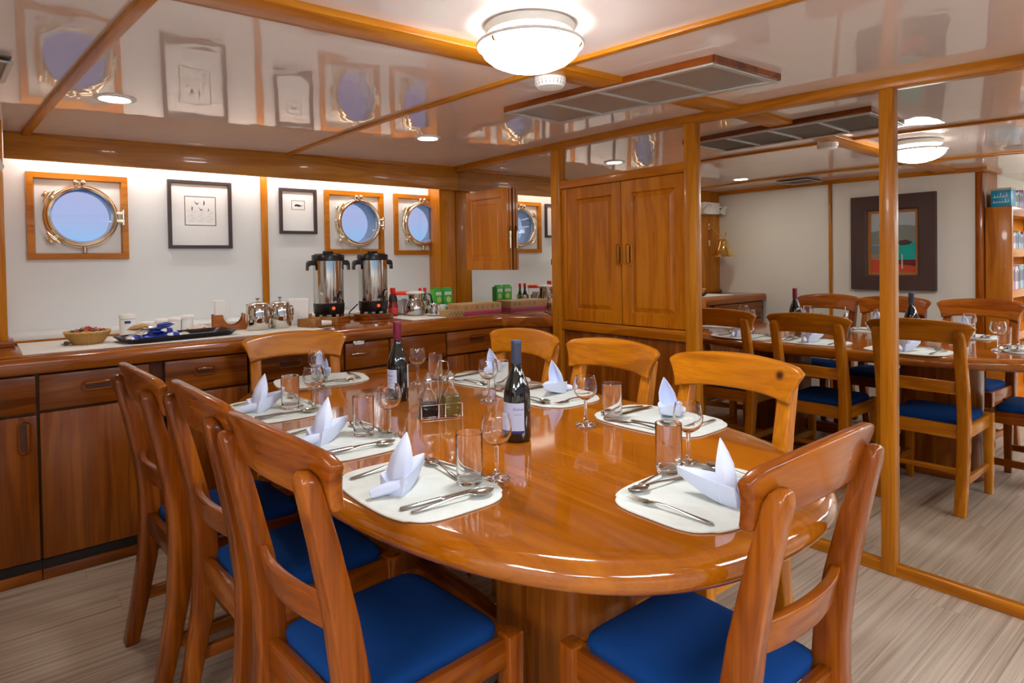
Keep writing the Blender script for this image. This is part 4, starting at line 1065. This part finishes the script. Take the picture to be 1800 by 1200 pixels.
for x, liq, lab, lv in ((-0.040, (14, 5, 6), 'square cruet of dark soy sauce in the wire stand', 0.046), (0.040, (170, 150, 60), 'square cruet of yellow oil in the wire stand', 0.066)):
    c, s = math.cos(CR), math.sin(CR)
    q = thing('cruet_bottle', (-1.637+c*x, -2.205+s*x, MZ+0.0045), CR, lab, 'cruet', 'condiments')
    bm = bmesh.new(); A = []
    for h, z, n in ((0.028, 0.0, 6), (0.030, 0.004, 6), (0.030, 0.062, 6), (0.028, 0.072, 5), (0.018, 0.086, 3), (0.0125, 0.096, 2), (0.0125, 0.118, 2), (0.0105, 0.118, 2), (0.0105, 0.096, 2), (0.016, 0.085, 3), (0.0255, 0.071, 5), (0.0275, 0.062, 6), (0.0275, 0.006, 6)):
        A.append([(a, b, z) for a, b in superell(h, h, n, 32)])
    loft(bm, A); finish(bm, 'glass', M_glass, q, angle=50)
    bm = bmesh.new(); A = [[(a, b, z) for a, b in superell(0.0288, 0.0288, 6, 32)] for z in (0.0045, lv)]
    loft(bm, A); finish(bm, 'liquid', mat('soy' if x < 0 else 'oil', liq, 0.25, spec=0.3, trans=0.0 if x < 0 else 0.6), q, angle=50)
    lathe_o('cap', [(0.0, 0.117), (0.0145, 0.117), (0.0155, 0.122), (0.0130, 0.132), (0.0065, 0.147), (0.003, 0.152), (0.0, 0.153)], M_steel, q, 24)
# ------------------------------------------------------------------ things on the sideboard
Z = ZT
def linen(x0, x1, y0, y1, label):
    o = boxo('counter_mat', mat('counter_mat_white', (228, 226, 220), 0.8), x0, x1, y0, y1, Z, Z+0.003, 0.001, rotz=HROT); prop(o, label, 'mat', 'white counter mats')
linen(-2.76, -1.42, -0.665, -0.13, 'long white mat under the sweet basket, tray and steel pots')
linen(-0.80, -0.48, -0.60, -0.14, 'short white mat under the steel carafe')
ZM = Z+0.003
# basket of sweets
bs = thing('sweet_basket', (-2.495, -0.450, ZM), 0, 'round wicker basket heaped with wrapped sweets', 'basket')
M_wick = mat('wicker', (186, 140, 76), 0.6, bump=(120, 0.003, 1))
lathe_o('bowl', [(0.0, 0.0), (0.058, 0.0), (0.066, 0.008), (0.082, 0.036), (0.093, 0.058), (0.088, 0.058), (0.076, 0.036), (0.060, 0.012), (0.0, 0.010)], M_wick, bs, 40)
for k in range(30):
    a = 2*PI*k/30; c, s = math.cos(a), math.sin(a)
    tube_o('stake', [(0.060*c, 0.060*s, 0.002), (0.084*c, 0.084*s, 0.036), (0.094*c, 0.094*s, 0.057)], 0.0028, M_wick, bs, 5)
tube_o('rim', [(0.0925*math.cos(2*PI*k/40), 0.0925*math.sin(2*PI*k/40), 0.0585+0.0012*(-1)**k) for k in range(40)], 0.0055, mat('wicker_rim', (204, 160, 92), 0.6), bs, 6, closed=True)
SW = [('red', (176, 50, 40)), ('silver', (196, 192, 196)), ('violet', (92, 52, 86)), ('orange', (206, 110, 70)), ('green', (70, 82, 60)), ('pink', (220, 150, 140)), ('navy', (44, 44, 70))]
def sweet(name, loc, rz, L, r, m, label, cat, grp, tilt=0.2):
    t = thing(name, loc, rz, label, cat, grp); t.rotation_euler = (tilt, tilt*0.6, rz)
    bm = bmesh.new(); tube(bm, [(-L/2, 0, 0), (-L*0.36, 0, 0), (0, 0, 0.001), (L*0.36, 0, 0), (L/2, 0, 0)], [r*0.5, r, r*1.1, r, r*0.5], 8); finish(bm, 'wrapped_body', m, t, angle=50)
    for sx in (-1, 1):
        bm = bmesh.new(); loft(bm, [[(sx*L*0.48, -r*0.4, -0.001), (sx*L*0.48, r*0.4, -0.001), (sx*L*0.48, r*0.4, 0.001), (sx*L*0.48, -r*0.4, 0.001)], [(sx*(L*0.5+r*1.1), -r*1.1, -0.002), (sx*(L*0.5+r*1.1), r*1.1, 0.002), (sx*(L*0.5+r*1.1), r*1.1, 0.003), (sx*(L*0.5+r*1.1), -r*1.1, 0.0)]]); finish(bm, 'twisted_end', m, t)
    return t
n = 0
for ring, rad, zz, cnt_ in ((0, 0.064, 0.060, 11), (1, 0.036, 0.067, 7), (2, 0.004, 0.074, 2)):
    for k in range(cnt_):
        a = 2*PI*k/cnt_+ring*0.3; cn, cc = SW[(n*3+ring) % 7]; n += 1
        sweet('wrapped_sweet', (-2.495+rad*math.cos(a), -0.450+rad*math.sin(a), ZM+zz), a+1.1, 0.016, 0.0085, mat('sweet_'+cn, cc, 0.25, 0.2), '%s wrapped sweet, %s %s of the wicker basket heap' % (cn, ('right', 'back right', 'back', 'back left', 'left', 'front left', 'front', 'front right')[int(round(((a % (2*PI))/(PI/4)))) % 8], ('rim', 'middle', 'top')[ring]), 'sweet', 'sweets in the wicker basket')
sweet('wrapped_sweet', (-2.582, -0.475, ZM+0.010), 0.4, 0.018, 0.010, mat('sweet_olive', (84, 78, 54), 0.3), 'olive wrapped sweet lying on the mat left of the basket', 'sweet', None, 0)
# long black tray
ty = thing('serving_tray', (-2.122, -0.530, ZM), HROT+R_(7), 'long black tray of wrapped snacks and white tubs', 'tray')
bm = bmesh.new()
A = [superell(a, b, 8, 40) for a, b in ((0.240, 0.104), (0.264, 0.123), (0.268, 0.127), (0.266, 0.125), (0.260, 0.119), (0.238, 0.101))]
loft(bm, [[(x, y, z) for x, y in r] for r, z in zip(A, (0.0, 0.022, 0.024, 0.027, 0.023, 0.004))]); finish(bm, 'body', mat('tray_black', (26, 20, 20), 0.25), ty, angle=40)
boxo('liner', mat('tray_liner', (226, 220, 216), 0.8), -0.228, 0.228, -0.092, 0.092, 0.004, 0.006, 0.001, ty)
c7, s7 = math.cos(HROT+R_(7)), math.sin(HROT+R_(7))
def TR(x, y): return (-2.122+c7*x-s7*y, -0.530+s7*x+c7*y)
SN = [('blue', (28, 48, 150), 0.2), ('white and blue', (236, 238, 246), 0.0), ('silver', (200, 196, 190), 0.5), ('tan', (190, 142, 88), 0.0), ('blue', (24, 42, 140), 0.2)]
def snack(k, x, y, z, rz, L, r, sn, label):
    L *= 1.08; r *= 1.18; z = z*0.95+0.006; x = x*0.86; y = y*0.75
    cn, cc, me = SN[sn]; px, py = TR(x, y)
    t = thing('snack_bar', (px, py, ZM+z), rz, label, 'snack', 'wrapped snacks on the tray'); t.rotation_euler = (0.15, 0.16*(k % 3-1)-(0.25 if k == 11 else 0), rz)
    bm = bmesh.new(); A = []
    for s, w, h in ((-0.5, 1.0, 0.05), (-0.44, 1.05, 0.12), (-0.40, 0.8, 0.5), (-0.2, 0.95, 0.95), (0.2, 0.95, 1.0), (0.40, 0.8, 0.5), (0.44, 1.05, 0.12), (0.5, 1.0, 0.05)):
        A.append([(L*s, r*w*math.cos(2*PI*j/10), r*h*0.55*math.sin(2*PI*j/10)) for j in range(10)])
    loft(bm, A); finish(bm, 'wrapper', mat('snack_%d' % sn, cc, 0.28, me), t, angle=50)
    if sn != 1: return t
    bm = bmesh.new(); A = []
    for s in (-0.18, 0.18): A.append([(L*s, r*0.965*math.cos(2*PI*j/10), r*0.555*math.sin(2*PI*j/10)+0.0004) for j in range(10)])
    loft(bm, A, cap=False); finish(bm, 'printed_band', mat('snack_band_%d' % (sn % 2), (40, 56, 150), 0.3), t, angle=50)
lab5 = ['blue snack bar', 'white and blue snack bar', 'silver snack bar', 'tan snack bar', 'dark blue snack bar']
SNL = [' at the left tip of the tray heap', ' behind the left tip of the tray heap', ' at the front foot of the tray heap', ' in the middle of the bottom layer of the heap', ' at the front right foot of the tray heap', ' at the right front end of the tray heap', ' second layer, left end of the heap', ' second layer, middle of the heap', ' second layer, right end of the heap', ' lying topmost on the left of the heap', ' lying topmost in the middle of the heap', ' leaning topmost on the right of the heap', ' lying alone right of the heap on the tray']
k = 0
for x, y, z, rz, L, r, sn in ((-0.235, -0.055, 0.018, 0.3, 0.075, 0.020, 1), (-0.225, 0.02, 0.018, 0.9, 0.075, 0.020, 2), (-0.165, -0.075, 0.018, -0.2, 0.08, 0.020, 0), (-0.150, 0.0, 0.018, 0.6, 0.08, 0.021, 3), (-0.095, -0.06, 0.018, 0.5, 0.08, 0.020, 4), (-0.035, -0.075, 0.018, 0.1, 0.075, 0.020, 1), (-0.185, -0.03, 0.042, 0.7, 0.085, 0.021, 2), (-0.120, -0.045, 0.042, 0.4, 0.085, 0.020, 0), (-0.065, -0.05, 0.042, 0.2, 0.075, 0.020, 1), (-0.205, 0.0, 0.068, -0.45, 0.09, 0.021, 3), (-0.150, -0.03, 0.066, -0.2, 0.08, 0.021, 2), (-0.085, -0.035, 0.070, 0.5, 0.095, 0.020, 4), (0.02, -0.05, 0.016, 0.8, 0.05, 0.016, 2)):
    snack(k, x, y, z, rz, L, r, sn, lab5[sn]+SNL[k]); k += 1
M_tub = mat('translucent_tub', (236, 236, 234), 0.3)
def tub(loc, r, h, label):
    t = thing('white_tub', loc, 0, label, 'tub', 'white tubs behind the snacks')
    lathe_o('body', [(0.0, 0.0), (r*0.94, 0.0), (r*0.96, 0.003), (r, h*0.80), (r*0.98, h*0.82), (0.0, h*0.82)], M_tub, t, 28)
    lathe_o('lid', [(r*1.05, h*0.78), (r*1.07, h*0.80), (r*1.07, h*0.93), (r*1.02, h*0.96), (r*0.9, h), (0.0, h), (0.0, h*0.80), (r*1.05, h*0.78)], M_whitepl, t, 28)
    return t
for k, (x, y, h) in enumerate(((-2.215, -0.300, 0.075), (-2.150, -0.290, 0.085), (-2.085, -0.285, 0.088))):
    tub((x, y, ZM), 0.032, h, ('low', 'middle', 'tall')[k]+' white lidded tub in the row behind the tray')
tub((-2.020, -0.270, ZM), 0.034, 0.095, 'white lidded tub standing apart at the right of the row')
j = thing('sugar_jar', (-2.300, -0.250, ZM), 0, 'white jar with a small blue label behind the snacks', 'jar')
lathe_o('body', [(0.0, 0.0), (0.036, 0.0), (0.038, 0.004), (0.038, 0.085), (0.034, 0.092), (0.0, 0.092)], M_tub, j, 28)
lathe_o('lid', [(0.0, 0.092), (0.034, 0.092), (0.040, 0.096), (0.040, 0.112), (0.036, 0.118), (0.0, 0.119)], M_whitepl, j, 28)
bm = bmesh.new(); A = []
for q in range(7):
    a = R_(-118+42*q/6); A.append([(0.0378*math.cos(a), 0.0378*math.sin(a), 0.070), (0.0386*math.cos(a), 0.0386*math.sin(a), 0.070), (0.0386*math.cos(a), 0.0386*math.sin(a), 0.084), (0.0378*math.cos(a), 0.0378*math.sin(a), 0.084)])
loft(bm, A); finish(bm, 'blue_label', mat('label_blue', (40, 60, 120), 0.5), j)
pk = thing('paper_napkin', (-1.975, -0.345, ZM), 0.3, 'crumpled pink paper napkin right of the white tubs', 'napkin')
bm = bmesh.new(); bmesh.ops.create_grid(bm, x_segments=10, y_segments=6, size=1)
for v in bm.verts:
    v.co = Vector((v.co.x*0.055, v.co.y*0.03, 0.012+0.018*abs(math.sin(v.co.x*3+v.co.y*2))+0.022*max(0, 1-abs(v.co.x-0.4)*2)*(0.6+0.4*v.co.y)))
bmesh.ops.solidify(bm, geom=bm.faces[:], thickness=0.002)
finish(bm, 'sheet', mat('pink_paper', (228, 196, 188), 0.8), pk, angle=30)
# wooden napkin holders with white paper
def holder(loc, rz, label, scoop=True):
    t = thing('napkin_holder', loc, rz, label, 'napkin holder')
    wm = wood('holder_wood', 'x', (140, 72, 24), (176, 100, 40), (196, 122, 54), 0.4, 0.3)
    boxo('base', wm, -0.075, 0.095, -0.05, 0.05, 0.0, 0.010, 0.002, t)
    for sy in (-0.05, 0.042):
        pts = [(-0.075, 0.010), (-0.075, 0.088), (-0.035, 0.088)]
        for q in range(11):
            a = R_(180+180*q/10); pts.append((0.030+0.055*math.cos(a), 0.088+0.062*math.sin(a)))
        pts += [(0.095, 0.088), (0.095, 0.010)]
        bm = bmesh.new(); a = [bm.verts.new((x, sy, z)) for x, z in pts]; b = [bm.verts.new((x, sy+0.008, z)) for x, z in pts]
        bm.faces.new(a); bm.faces.new(b[::-1])
        for q in range(len(pts)): bm.faces.new((a[q], a[(q+1) % len(pts)], b[(q+1) % len(pts)], b[q]))
        finish(bm, 'scooped_side', wm, t, smooth=False)
    boxo('end_board', wm, 0.087, 0.095, -0.042, 0.042, 0.010, 0.088, 0.002, t)
    boxo('paper_stack', M_paper, -0.062, -0.010, -0.040, 0.040, 0.010, 0.168, 0.004, t)
    boxo('paper_flap', M_paper, -0.010, -0.004, -0.040, 0.040, 0.010, 0.160, 0.002, t)
holder((-1.820, -0.300, ZM), R_(-8), 'scooped wooden napkin holder with a tall white paper stack left of the pots')
h2 = thing('napkin_pack', (-1.425, -0.352, ZM), R_(-25), 'tall white paper napkin pack behind the wooden napkin tray', 'napkin pack')
boxo('paper_stack', M_paper, -0.058, 0.058, -0.03, 0.03, 0.0, 0.158, 0.006, h2)
boxo('wooden_stop', wood('holder_wood', 'z', (140, 72, 24), (176, 100, 40), (196, 122, 54), 0.4, 0.3), 0.060, 0.074, -0.03, 0.03, 0.0, 0.066, 0.002, h2)
# steel pots
def pot(loc, rz, label):
    t = thing('steel_pot', loc, rz, label, 'pot', 'lidded steel pots')
    lathe_o('body', [(0.0, 0.0), (0.054, 0.0), (0.060, 0.005), (0.064, 0.035), (0.065, 0.075), (0.063, 0.110), (0.058, 0.132), (0.050, 0.142), (0.0, 0.142)], M_chrome, t, 40)
    lathe_o('lid', [(0.052, 0.139), (0.053, 0.144), (0.046, 0.149), (0.030, 0.154), (0.010, 0.157), (0.0, 0.158)], M_chrome, t, 36)
    lathe_o('lid_knob', [(0.0, 0.158), (0.004, 0.158), (0.004, 0.166), (0.012, 0.174), (0.013, 0.178), (0.0, 0.179)], M_steel, t, 16)
    bm = bmesh.new(); A = []
    for x, z, w in ((0.056, 0.126, 0.008), (0.080, 0.128, 0.008), (0.090, 0.116, 0.008), (0.090, 0.070, 0.007), (0.082, 0.040, 0.006), (0.063, 0.034, 0.006)):
        A.append([(x-0.003, -w, z), (x+0.003, -w, z+0.002), (x+0.003, w, z+0.002), (x-0.003, w, z)])
    loft(bm, A); finish(bm, 'handle', M_chrome, t, angle=50)
    bm = bmesh.new(); tube(bm, [(-0.056, 0, 0.118), (-0.070, 0, 0.130), (-0.078, 0, 0.140)], [0.012, 0.010, 0.008], 10); finish(bm, 'spout', M_chrome, t, angle=60)
pot((-1.693, -0.440, ZM), R_(-62), 'left lidded stainless steel pot beside the wooden napkin holder')
pot((-1.560, -0.418, ZM), R_(-62), 'right lidded stainless steel pot in front of the white napkin pack')
# cork napkin tray
nt_ = thing('napkin_tray', (-1.370, -0.500, ZM), R_(18), 'shallow brown wooden tray holding white paper napkins before the urn', 'tray')
cork = wood('tray_wood', 'x', (120, 76, 36), (156, 106, 56), (178, 130, 76), 0.6, 0.0)
for x0, x1, y0, y1 in ((-0.09, 0.09, 0.055, 0.070), (-0.09, -0.072, -0.07, 0.055), (0.072, 0.09, -0.07, 0.055), (-0.072, -0.03, -0.07, -0.055)):
    boxo('side_board', cork, x0, x1, y0, y1, 0.0, 0.046, 0.002, nt_)
boxo('bottom_board', cork, -0.072, 0.072, -0.055, 0.055, 0.0, 0.006, 0.0, nt_)
boxo('napkin_stack', M_paper, -0.060, 0.064, -0.050, 0.050, 0.006, 0.028, 0.004, nt_)
# coffee urns on round boards
def urn(loc, label, blabel):
    b = thing('round_board', loc, 0, blabel, 'board', 'round boards under the urns')
    lathe_o('disc', [(0.0, 0.0), (0.126, 0.0), (0.130, 0.004), (0.130, 0.034), (0.126, 0.038), (0.0, 0.038)], red_shaded_wood('x'), b, 48)
    t = thing('coffee_urn', (loc[0], loc[1], loc[2]+0.038), 0, label, 'urn', 'tall steel coffee urns')
    for k in range(4):
        a = PI/4+PI/2*k; bm = bmesh.new(); tube(bm, [(0.078*math.cos(a), 0.078*math.sin(a), 0.0), (0.078*math.cos(a), 0.078*math.sin(a), 0.016)], 0.014, 10); finish(bm, 'foot', M_black, t)
    bs_ = lathe_o('heating_base', [(0.0, 0.012), (0.088, 0.012), (0.094, 0.020), (0.097, 0.078), (0.092, 0.084), (0.0, 0.084)], M_black, t, 40)
    lathe_o('steel_tank', [(0.0, 0.083), (0.0935, 0.083), (0.0945, 0.090), (0.0945, 0.352), (0.0, 0.352)], M_steel, t, 56)
    lathe_o('rim_collar', [(0.0945, 0.346), (0.100, 0.348), (0.101, 0.380), (0.098, 0.385), (0.090, 0.386), (0.0, 0.387)], M_black, t, 48)
    ld = lathe_o('lid', [(0.0, 0.386), (0.086, 0.386), (0.082, 0.392), (0.0, 0.394)], M_black, t, 36)
    boxo('lid_knob', M_black, -0.032, 0.032, -0.012, 0.012, 0.393, 0.410, 0.005, ld)
    for s in (-1, 1):
        bm = bmesh.new(); A = []
        for x, z, hh in ((0.094, 0.340, 0.020), (0.125, 0.338, 0.018), (0.136, 0.325, 0.016), (0.137, 0.300, 0.012)):
            A.append([(s*x, -0.024, z-hh), (s*x, 0.024, z-hh), (s*x, 0.024, z+hh*0.6), (s*x, -0.024, z+hh*0.6)])
        loft(bm, A); bevel_all(bm, 0.004, 2, 50); finish(bm, 'side_handle', M_black, t, angle=50)
    sp_ = thing('spigot'); sp_.parent = t
    bm = bmesh.new(); tube(bm, [(0, -0.090, 0.112), (0, -0.130, 0.112), (0, -0.148, 0.106), (0, -0.150, 0.085)], [0.016, 0.014, 0.013, 0.009], 12); finish(bm, 'tap_body', M_black, sp_, angle=60)
    bm = bmesh.new(); tube(bm, [(0, -0.135, 0.120), (0, -0.140, 0.142), (0, -0.165, 0.158), (0, -0.178, 0.157)], [0.008, 0.008, 0.007, 0.005], 10); finish(bm, 'tap_lever', M_black, sp_, angle=60)
    bm = bmesh.new(); lathe(bm, [(0.0, 0.0), (0.010, 0.0), (0.010, 0.004), (0.006, 0.008), (0.0, 0.009)], 16); xform(bm, Matrix.Translation((-0.012, -0.0945, 0.052)) @ Matrix.Rotation(PI/2, 4, 'X')); finish(bm, 'pilot_light', mat('pilot_red', (255, 90, 50), 0.3, emit=(255, 70, 30), es=1.6), bs_)
    bm = bmesh.new(); tube(bm, [(0.0, -0.0975, 0.13), (0.0, -0.100, 0.25), (0.0, -0.0965, 0.33)], 0.005, 8); finish(bm, 'level_tube', M_glass, t)
urn((-1.195, -0.262, Z), 'left tall steel coffee urn with black rim and side handles', 'round wooden board under the left coffee urn')
urn((-0.890, -0.270, Z), 'right tall steel coffee urn, its porthole side by the ketchup bottle', 'round wooden board under the right coffee urn')
prop(tube_o('power_cord', [(-1.10, -0.225, Z+0.10), (-1.062, -0.18, Z+0.05), (-1.048, -0.16, Z+0.010), (-1.03, -0.175, Z+0.010), (-1.025, -0.20, Z+0.05), (-0.992, -0.250, Z+0.100)], 0.004, M_black), 'black power cord looping between the two coffee urns', 'cord')
# condiments right of the urns
kt = thing('ketchup_bottle', (-0.730, -0.245, Z), 0, 'red capped ketchup bottle with a dark round label by the right urn', 'bottle')
lathe_o('body', [(0.0, 0.0), (0.030, 0.0), (0.033, 0.006), (0.033, 0.07), (0.028, 0.095), (0.030, 0.115), (0.022, 0.150), (0.014, 0.165), (0.0, 0.166)], mat('ketchup_body', (132, 30, 24), 0.2), kt, 28)
lathe_o('neck_label', [(0.0303, 0.102), (0.0310, 0.112), (0.0255, 0.140), (0.0245, 0.139), (0.0290, 0.112)], mat('ketchup_dark', (46, 34, 30), 0.4), kt, 28)
lathe_o('cap', [(0.0, 0.164), (0.017, 0.164), (0.019, 0.168), (0.019, 0.192), (0.016, 0.196), (0.0, 0.197)], mat('cap_red', (214, 40, 30), 0.3), kt, 24)
lathe_o('front_label', [(0.0332, 0.020), (0.0337, 0.020), (0.0337, 0.062), (0.0332, 0.062)], mat('ketchup_label', (206, 60, 50), 0.4), kt, 28)
jr = thing('sweetener_jar', (-0.620, -0.188, Z), 0, 'clear jar with an orange red lid full of white sachets', 'jar')
lathe_o('glass_body', [(0.0, 0.0), (0.052, 0.0), (0.055, 0.005), (0.056, 0.130), (0.052, 0.140), (0.049, 0.140), (0.053, 0.128), (0.052, 0.008), (0.0, 0.006)], M_glass, jr, 36, angle=60)
lathe_o('lid', [(0.0, 0.168), (0.054, 0.167), (0.060, 0.162), (0.060, 0.142), (0.053, 0.140), (0.0, 0.141)], mat('lid_orange', (232, 72, 36), 0.35), jr, 36)
rnd = random.Random(2)
for k in range(12):
    a = rnd.uniform(0, 6.28); r = rnd.uniform(0.0, 0.026)
    q = thing('sachet', (-0.620+r*math.cos(a), -0.188+r*math.sin(a), Z+0.012+0.002*k), rnd.uniform(0, 3), 'thin white sachet standing inside the orange lidded jar', 'sachet', 'sachets in the jar'); q.rotation_euler = (rnd.uniform(-.25, .25), 0, q.rotation_euler[2])
    boxo('packet', M_paper, -0.018, 0.018, -0.0015, 0.0015, 0.0, 0.080, 0.0005, q, 1)
cf = thing('steel_carafe', (-0.604, -0.331, ZM), R_(-30), 'round bellied steel carafe with white lid and black handle', 'carafe')
lathe_o('body', [(0.0, 0.0), (0.052, 0.0), (0.066, 0.012), (0.072, 0.040), (0.068, 0.070), (0.054, 0.105), (0.047, 0.125), (0.050, 0.150), (0.0, 0.150)], M_steel, cf, 44)
lathe_o('neck_band', [(0.0475, 0.118), (0.0510, 0.119), (0.0530, 0.149), (0.0500, 0.150)], M_chrome, cf, 40)
lathe_o('lid', [(0.0, 0.150), (0.060, 0.150), (0.066, 0.155), (0.062, 0.162), (0.030, 0.168), (0.0, 0.168)], M_whitepl, cf, 40)
bm = bmesh.new(); A = []
for x, z, w in ((0.050, 0.148, 0.010), (0.088, 0.150, 0.010), (0.104, 0.138, 0.009), (0.112, 0.100, 0.008), (0.116, 0.070, 0.006)):
    A.append([(x-0.006, -w, z-0.004), (x+0.006, -w, z), (x+0.006, w, z), (x-0.006, w, z-0.004)])
loft(bm, A); finish(bm, 'handle', M_black, cf, angle=50)
cs = thing('sauce_caddy', (-0.47, -0.205, Z), 0.2, 'steel caddy holding two red capped sauce bottles behind the carafe', 'caddy')
lathe_o('ring_band', [(0.046, 0.060), (0.050, 0.060), (0.050, 0.094), (0.046, 0.094), (0.046, 0.060)], M_steel, cs, 36)
lathe_o('base_plate', [(0.0, 0.0), (0.050, 0.0), (0.050, 0.004), (0.0, 0.004)], M_steel, cs, 36)
for k in range(4): a = PI/4+k*PI/2; tube_o('upright', [(0.048*math.cos(a), 0.048*math.sin(a), 0.003), (0.048*math.cos(a), 0.048*math.sin(a), 0.065)], 0.002, M_steel, cs, 6)
for k, (dx, cc, lb) in enumerate(((-0.022, (60, 20, 14), 'dark sauce bottle with a red cap, left one in the steel caddy'), (0.022, (40, 66, 30), 'green sauce bottle with a red cap, right one in the steel caddy'))):
    q = thing('sauce_bottle', (-0.47+dx, -0.205+dx*0.2, Z+0.0045), 0, lb, 'bottle', 'sauce bottles in the caddy')
    lathe_o('body', [(0.0, 0.0), (0.017, 0.0), (0.019, 0.004), (0.019, 0.090), (0.012, 0.112), (0.009, 0.125), (0.009, 0.150), (0.0, 0.150)], mat('sauce_%d' % k, cc, 0.12, coat=0.5), q, 22)
    lathe_o('cap', [(0.0, 0.149), (0.011, 0.149), (0.0115, 0.152), (0.0115, 0.176), (0.009, 0.179), (0.0, 0.18)], mat('cap_red', (214, 40, 30), 0.3), q, 20)
    lathe_o('label', [(0.0192, 0.030), (0.0196, 0.030), (0.0196, 0.078), (0.0192, 0.078)], mat('sauce_label_%d' % k, (214, 206, 196), 0.5), q, 22)
for k, (x, y, rz, lb) in enumerate(((-0.330, -0.170, 0.15, 'left green drink carton against the pillar'), (-0.243, -0.172, -0.10, 'right green drink carton nearest the corner mirror'))):
    q = thing('drink_carton', (x, y, Z), rz, lb, 'carton', 'green drink cartons')
    gm = mat('carton_green_%d' % k, (70, 170, 60) if k == 0 else (60, 160, 76), 0.4)
    boxo('body', gm, -0.038, 0.038, -0.026, 0.026, 0.0, 0.165, 0.003, q)
    boxo('top_fold', gm, -0.036, 0.036, -0.003, 0.003, 0.165, 0.178, 0.001, q)
    bm = bmesh.new(); prism(bm, superell(0.020, 0.022, 2, 20, (0, 0)), 0, 0.001); xform(bm, Matrix.Translation((0.004, -0.0262, 0.090)) @ Matrix.Rotation(PI/2, 4, 'X')); finish(bm, 'leaf_print', mat('carton_leaf', (184, 214, 90), 0.4), q)
    boxo('title_band', mat('carton_title', (226, 238, 214), 0.5), -0.026, 0.026, -0.0268, -0.0255, 0.124, 0.146, 0.0, q)
    script_line(q, lambda u, v: (u, -0.0272, v), -0.022, 0.022, 0.130, 0.010, 5, mat('carton_ink', (30, 90, 40), 0.5), r=0.0008, seed=k+20)
pl = thing('saucer', (-0.515, -0.455, ZM), 0, 'small white saucer in front of the carafe', 'saucer')
lathe_o('dish', [(0.0, 0.0), (0.040, 0.0), (0.046, 0.003), (0.072, 0.012), (0.073, 0.014), (0.070, 0.0145), (0.045, 0.006), (0.0, 0.005)], M_white, pl, 40)
cr_ = thing('cream_jug', (-0.535, -0.452, ZM+0.006), R_(-60), 'small steel cream jug standing on the white saucer', 'jug')
lathe_o('body', [(0.0, 0.0), (0.026, 0.0), (0.030, 0.005), (0.030, 0.040), (0.026, 0.060), (0.030, 0.078), (0.028, 0.078), (0.024, 0.060), (0.028, 0.040), (0.028, 0.006), (0.0, 0.004)], M_chrome, cr_, 32)
tube_o('handle', [(0.027, 0, 0.068), (0.045, 0, 0.068), (0.050, 0, 0.050), (0.046, 0, 0.028), (0.029, 0, 0.020)], 0.0035, M_chrome, cr_)
cup = thing('white_cup', (-0.405, -0.345, Z), R_(-35), 'white china cup with its handle toward the mirror', 'cup')
lathe_o('body', [(0.0, 0.0), (0.024, 0.0), (0.026, 0.004), (0.036, 0.030), (0.040, 0.066), (0.038, 0.066), (0.033, 0.030), (0.023, 0.008), (0.0, 0.006)], M_white, cup, 36)
tube_o('handle', [(0.038, 0, 0.056), (0.056, 0, 0.056), (0.062, 0, 0.040), (0.054, 0, 0.024), (0.034, 0, 0.020)], 0.0045, M_white, cup)
wb = thing('wicker_tray', (-0.470, -0.572, Z), R_(4), 'small woven box with white sachets beside the patterned carton', 'basket')
M_weave = mat('woven_straw', (176, 142, 92), 0.7, bump=(160, 0.004, 1))
for x0, x1, y0, y1 in ((-0.068, 0.068, -0.05, -0.043), (-0.068, 0.068, 0.043, 0.05), (-0.068, -0.061, -0.043, 0.043), (0.061, 0.068, -0.043, 0.043)):
    boxo('woven_side', M_weave, x0, x1, y0, y1, 0.0, 0.046, 0.002, wb)
boxo('base', M_weave, -0.061, 0.061, -0.043, 0.043, 0.0, 0.004, 0, wb)
boxo('sachet_stack', M_paper, -0.057, 0.057, -0.040, 0.040, 0.004, 0.038, 0.003, wb)
for k in range(9): boxo('woven_knot', mat('straw_dark', (112, 74, 46), 0.7), -0.060+0.014*k, -0.054+0.014*k, -0.0515, -0.0498, 0.010+0.012*(k % 2), 0.024+0.012*(k % 2), 0.0005, wb, 1)
cbx = thing('patterned_carton', (-0.218, -0.488, Z), R_(2), 'low tan and magenta patterned carton against the corner mirror', 'carton')
boxo('body', mat('carton_tan', (176, 130, 84), 0.5, bump=(60, 0.001, 2)), -0.170, 0.170, -0.09, 0.09, 0.0, 0.074, 0.002, cbx)
boxo('magenta_band', mat('carton_magenta', (170, 56, 96), 0.5), -0.1708, 0.1708, -0.0908, 0.0908, 0.002, 0.026, 0.001, cbx)
boxo('lid_panel', mat('carton_top', (196, 172, 120), 0.5), -0.166, 0.166, -0.086, 0.086, 0.074, 0.0755, 0, cbx)
for k in range(7):
    bm = bmesh.new(); prism(bm, superell(0.012, 0.014, 2, 14), 0, 0.0008); xform(bm, Matrix.Translation((-0.140+0.046*k, -0.0905, 0.052)) @ Matrix.Rotation(PI/2, 4, 'X')); finish(bm, 'flower_print', mat('carton_flower_%d' % (k % 3), ((136, 130, 88), (186, 120, 66), (148, 112, 74))[k % 3], 0.5), cbx)
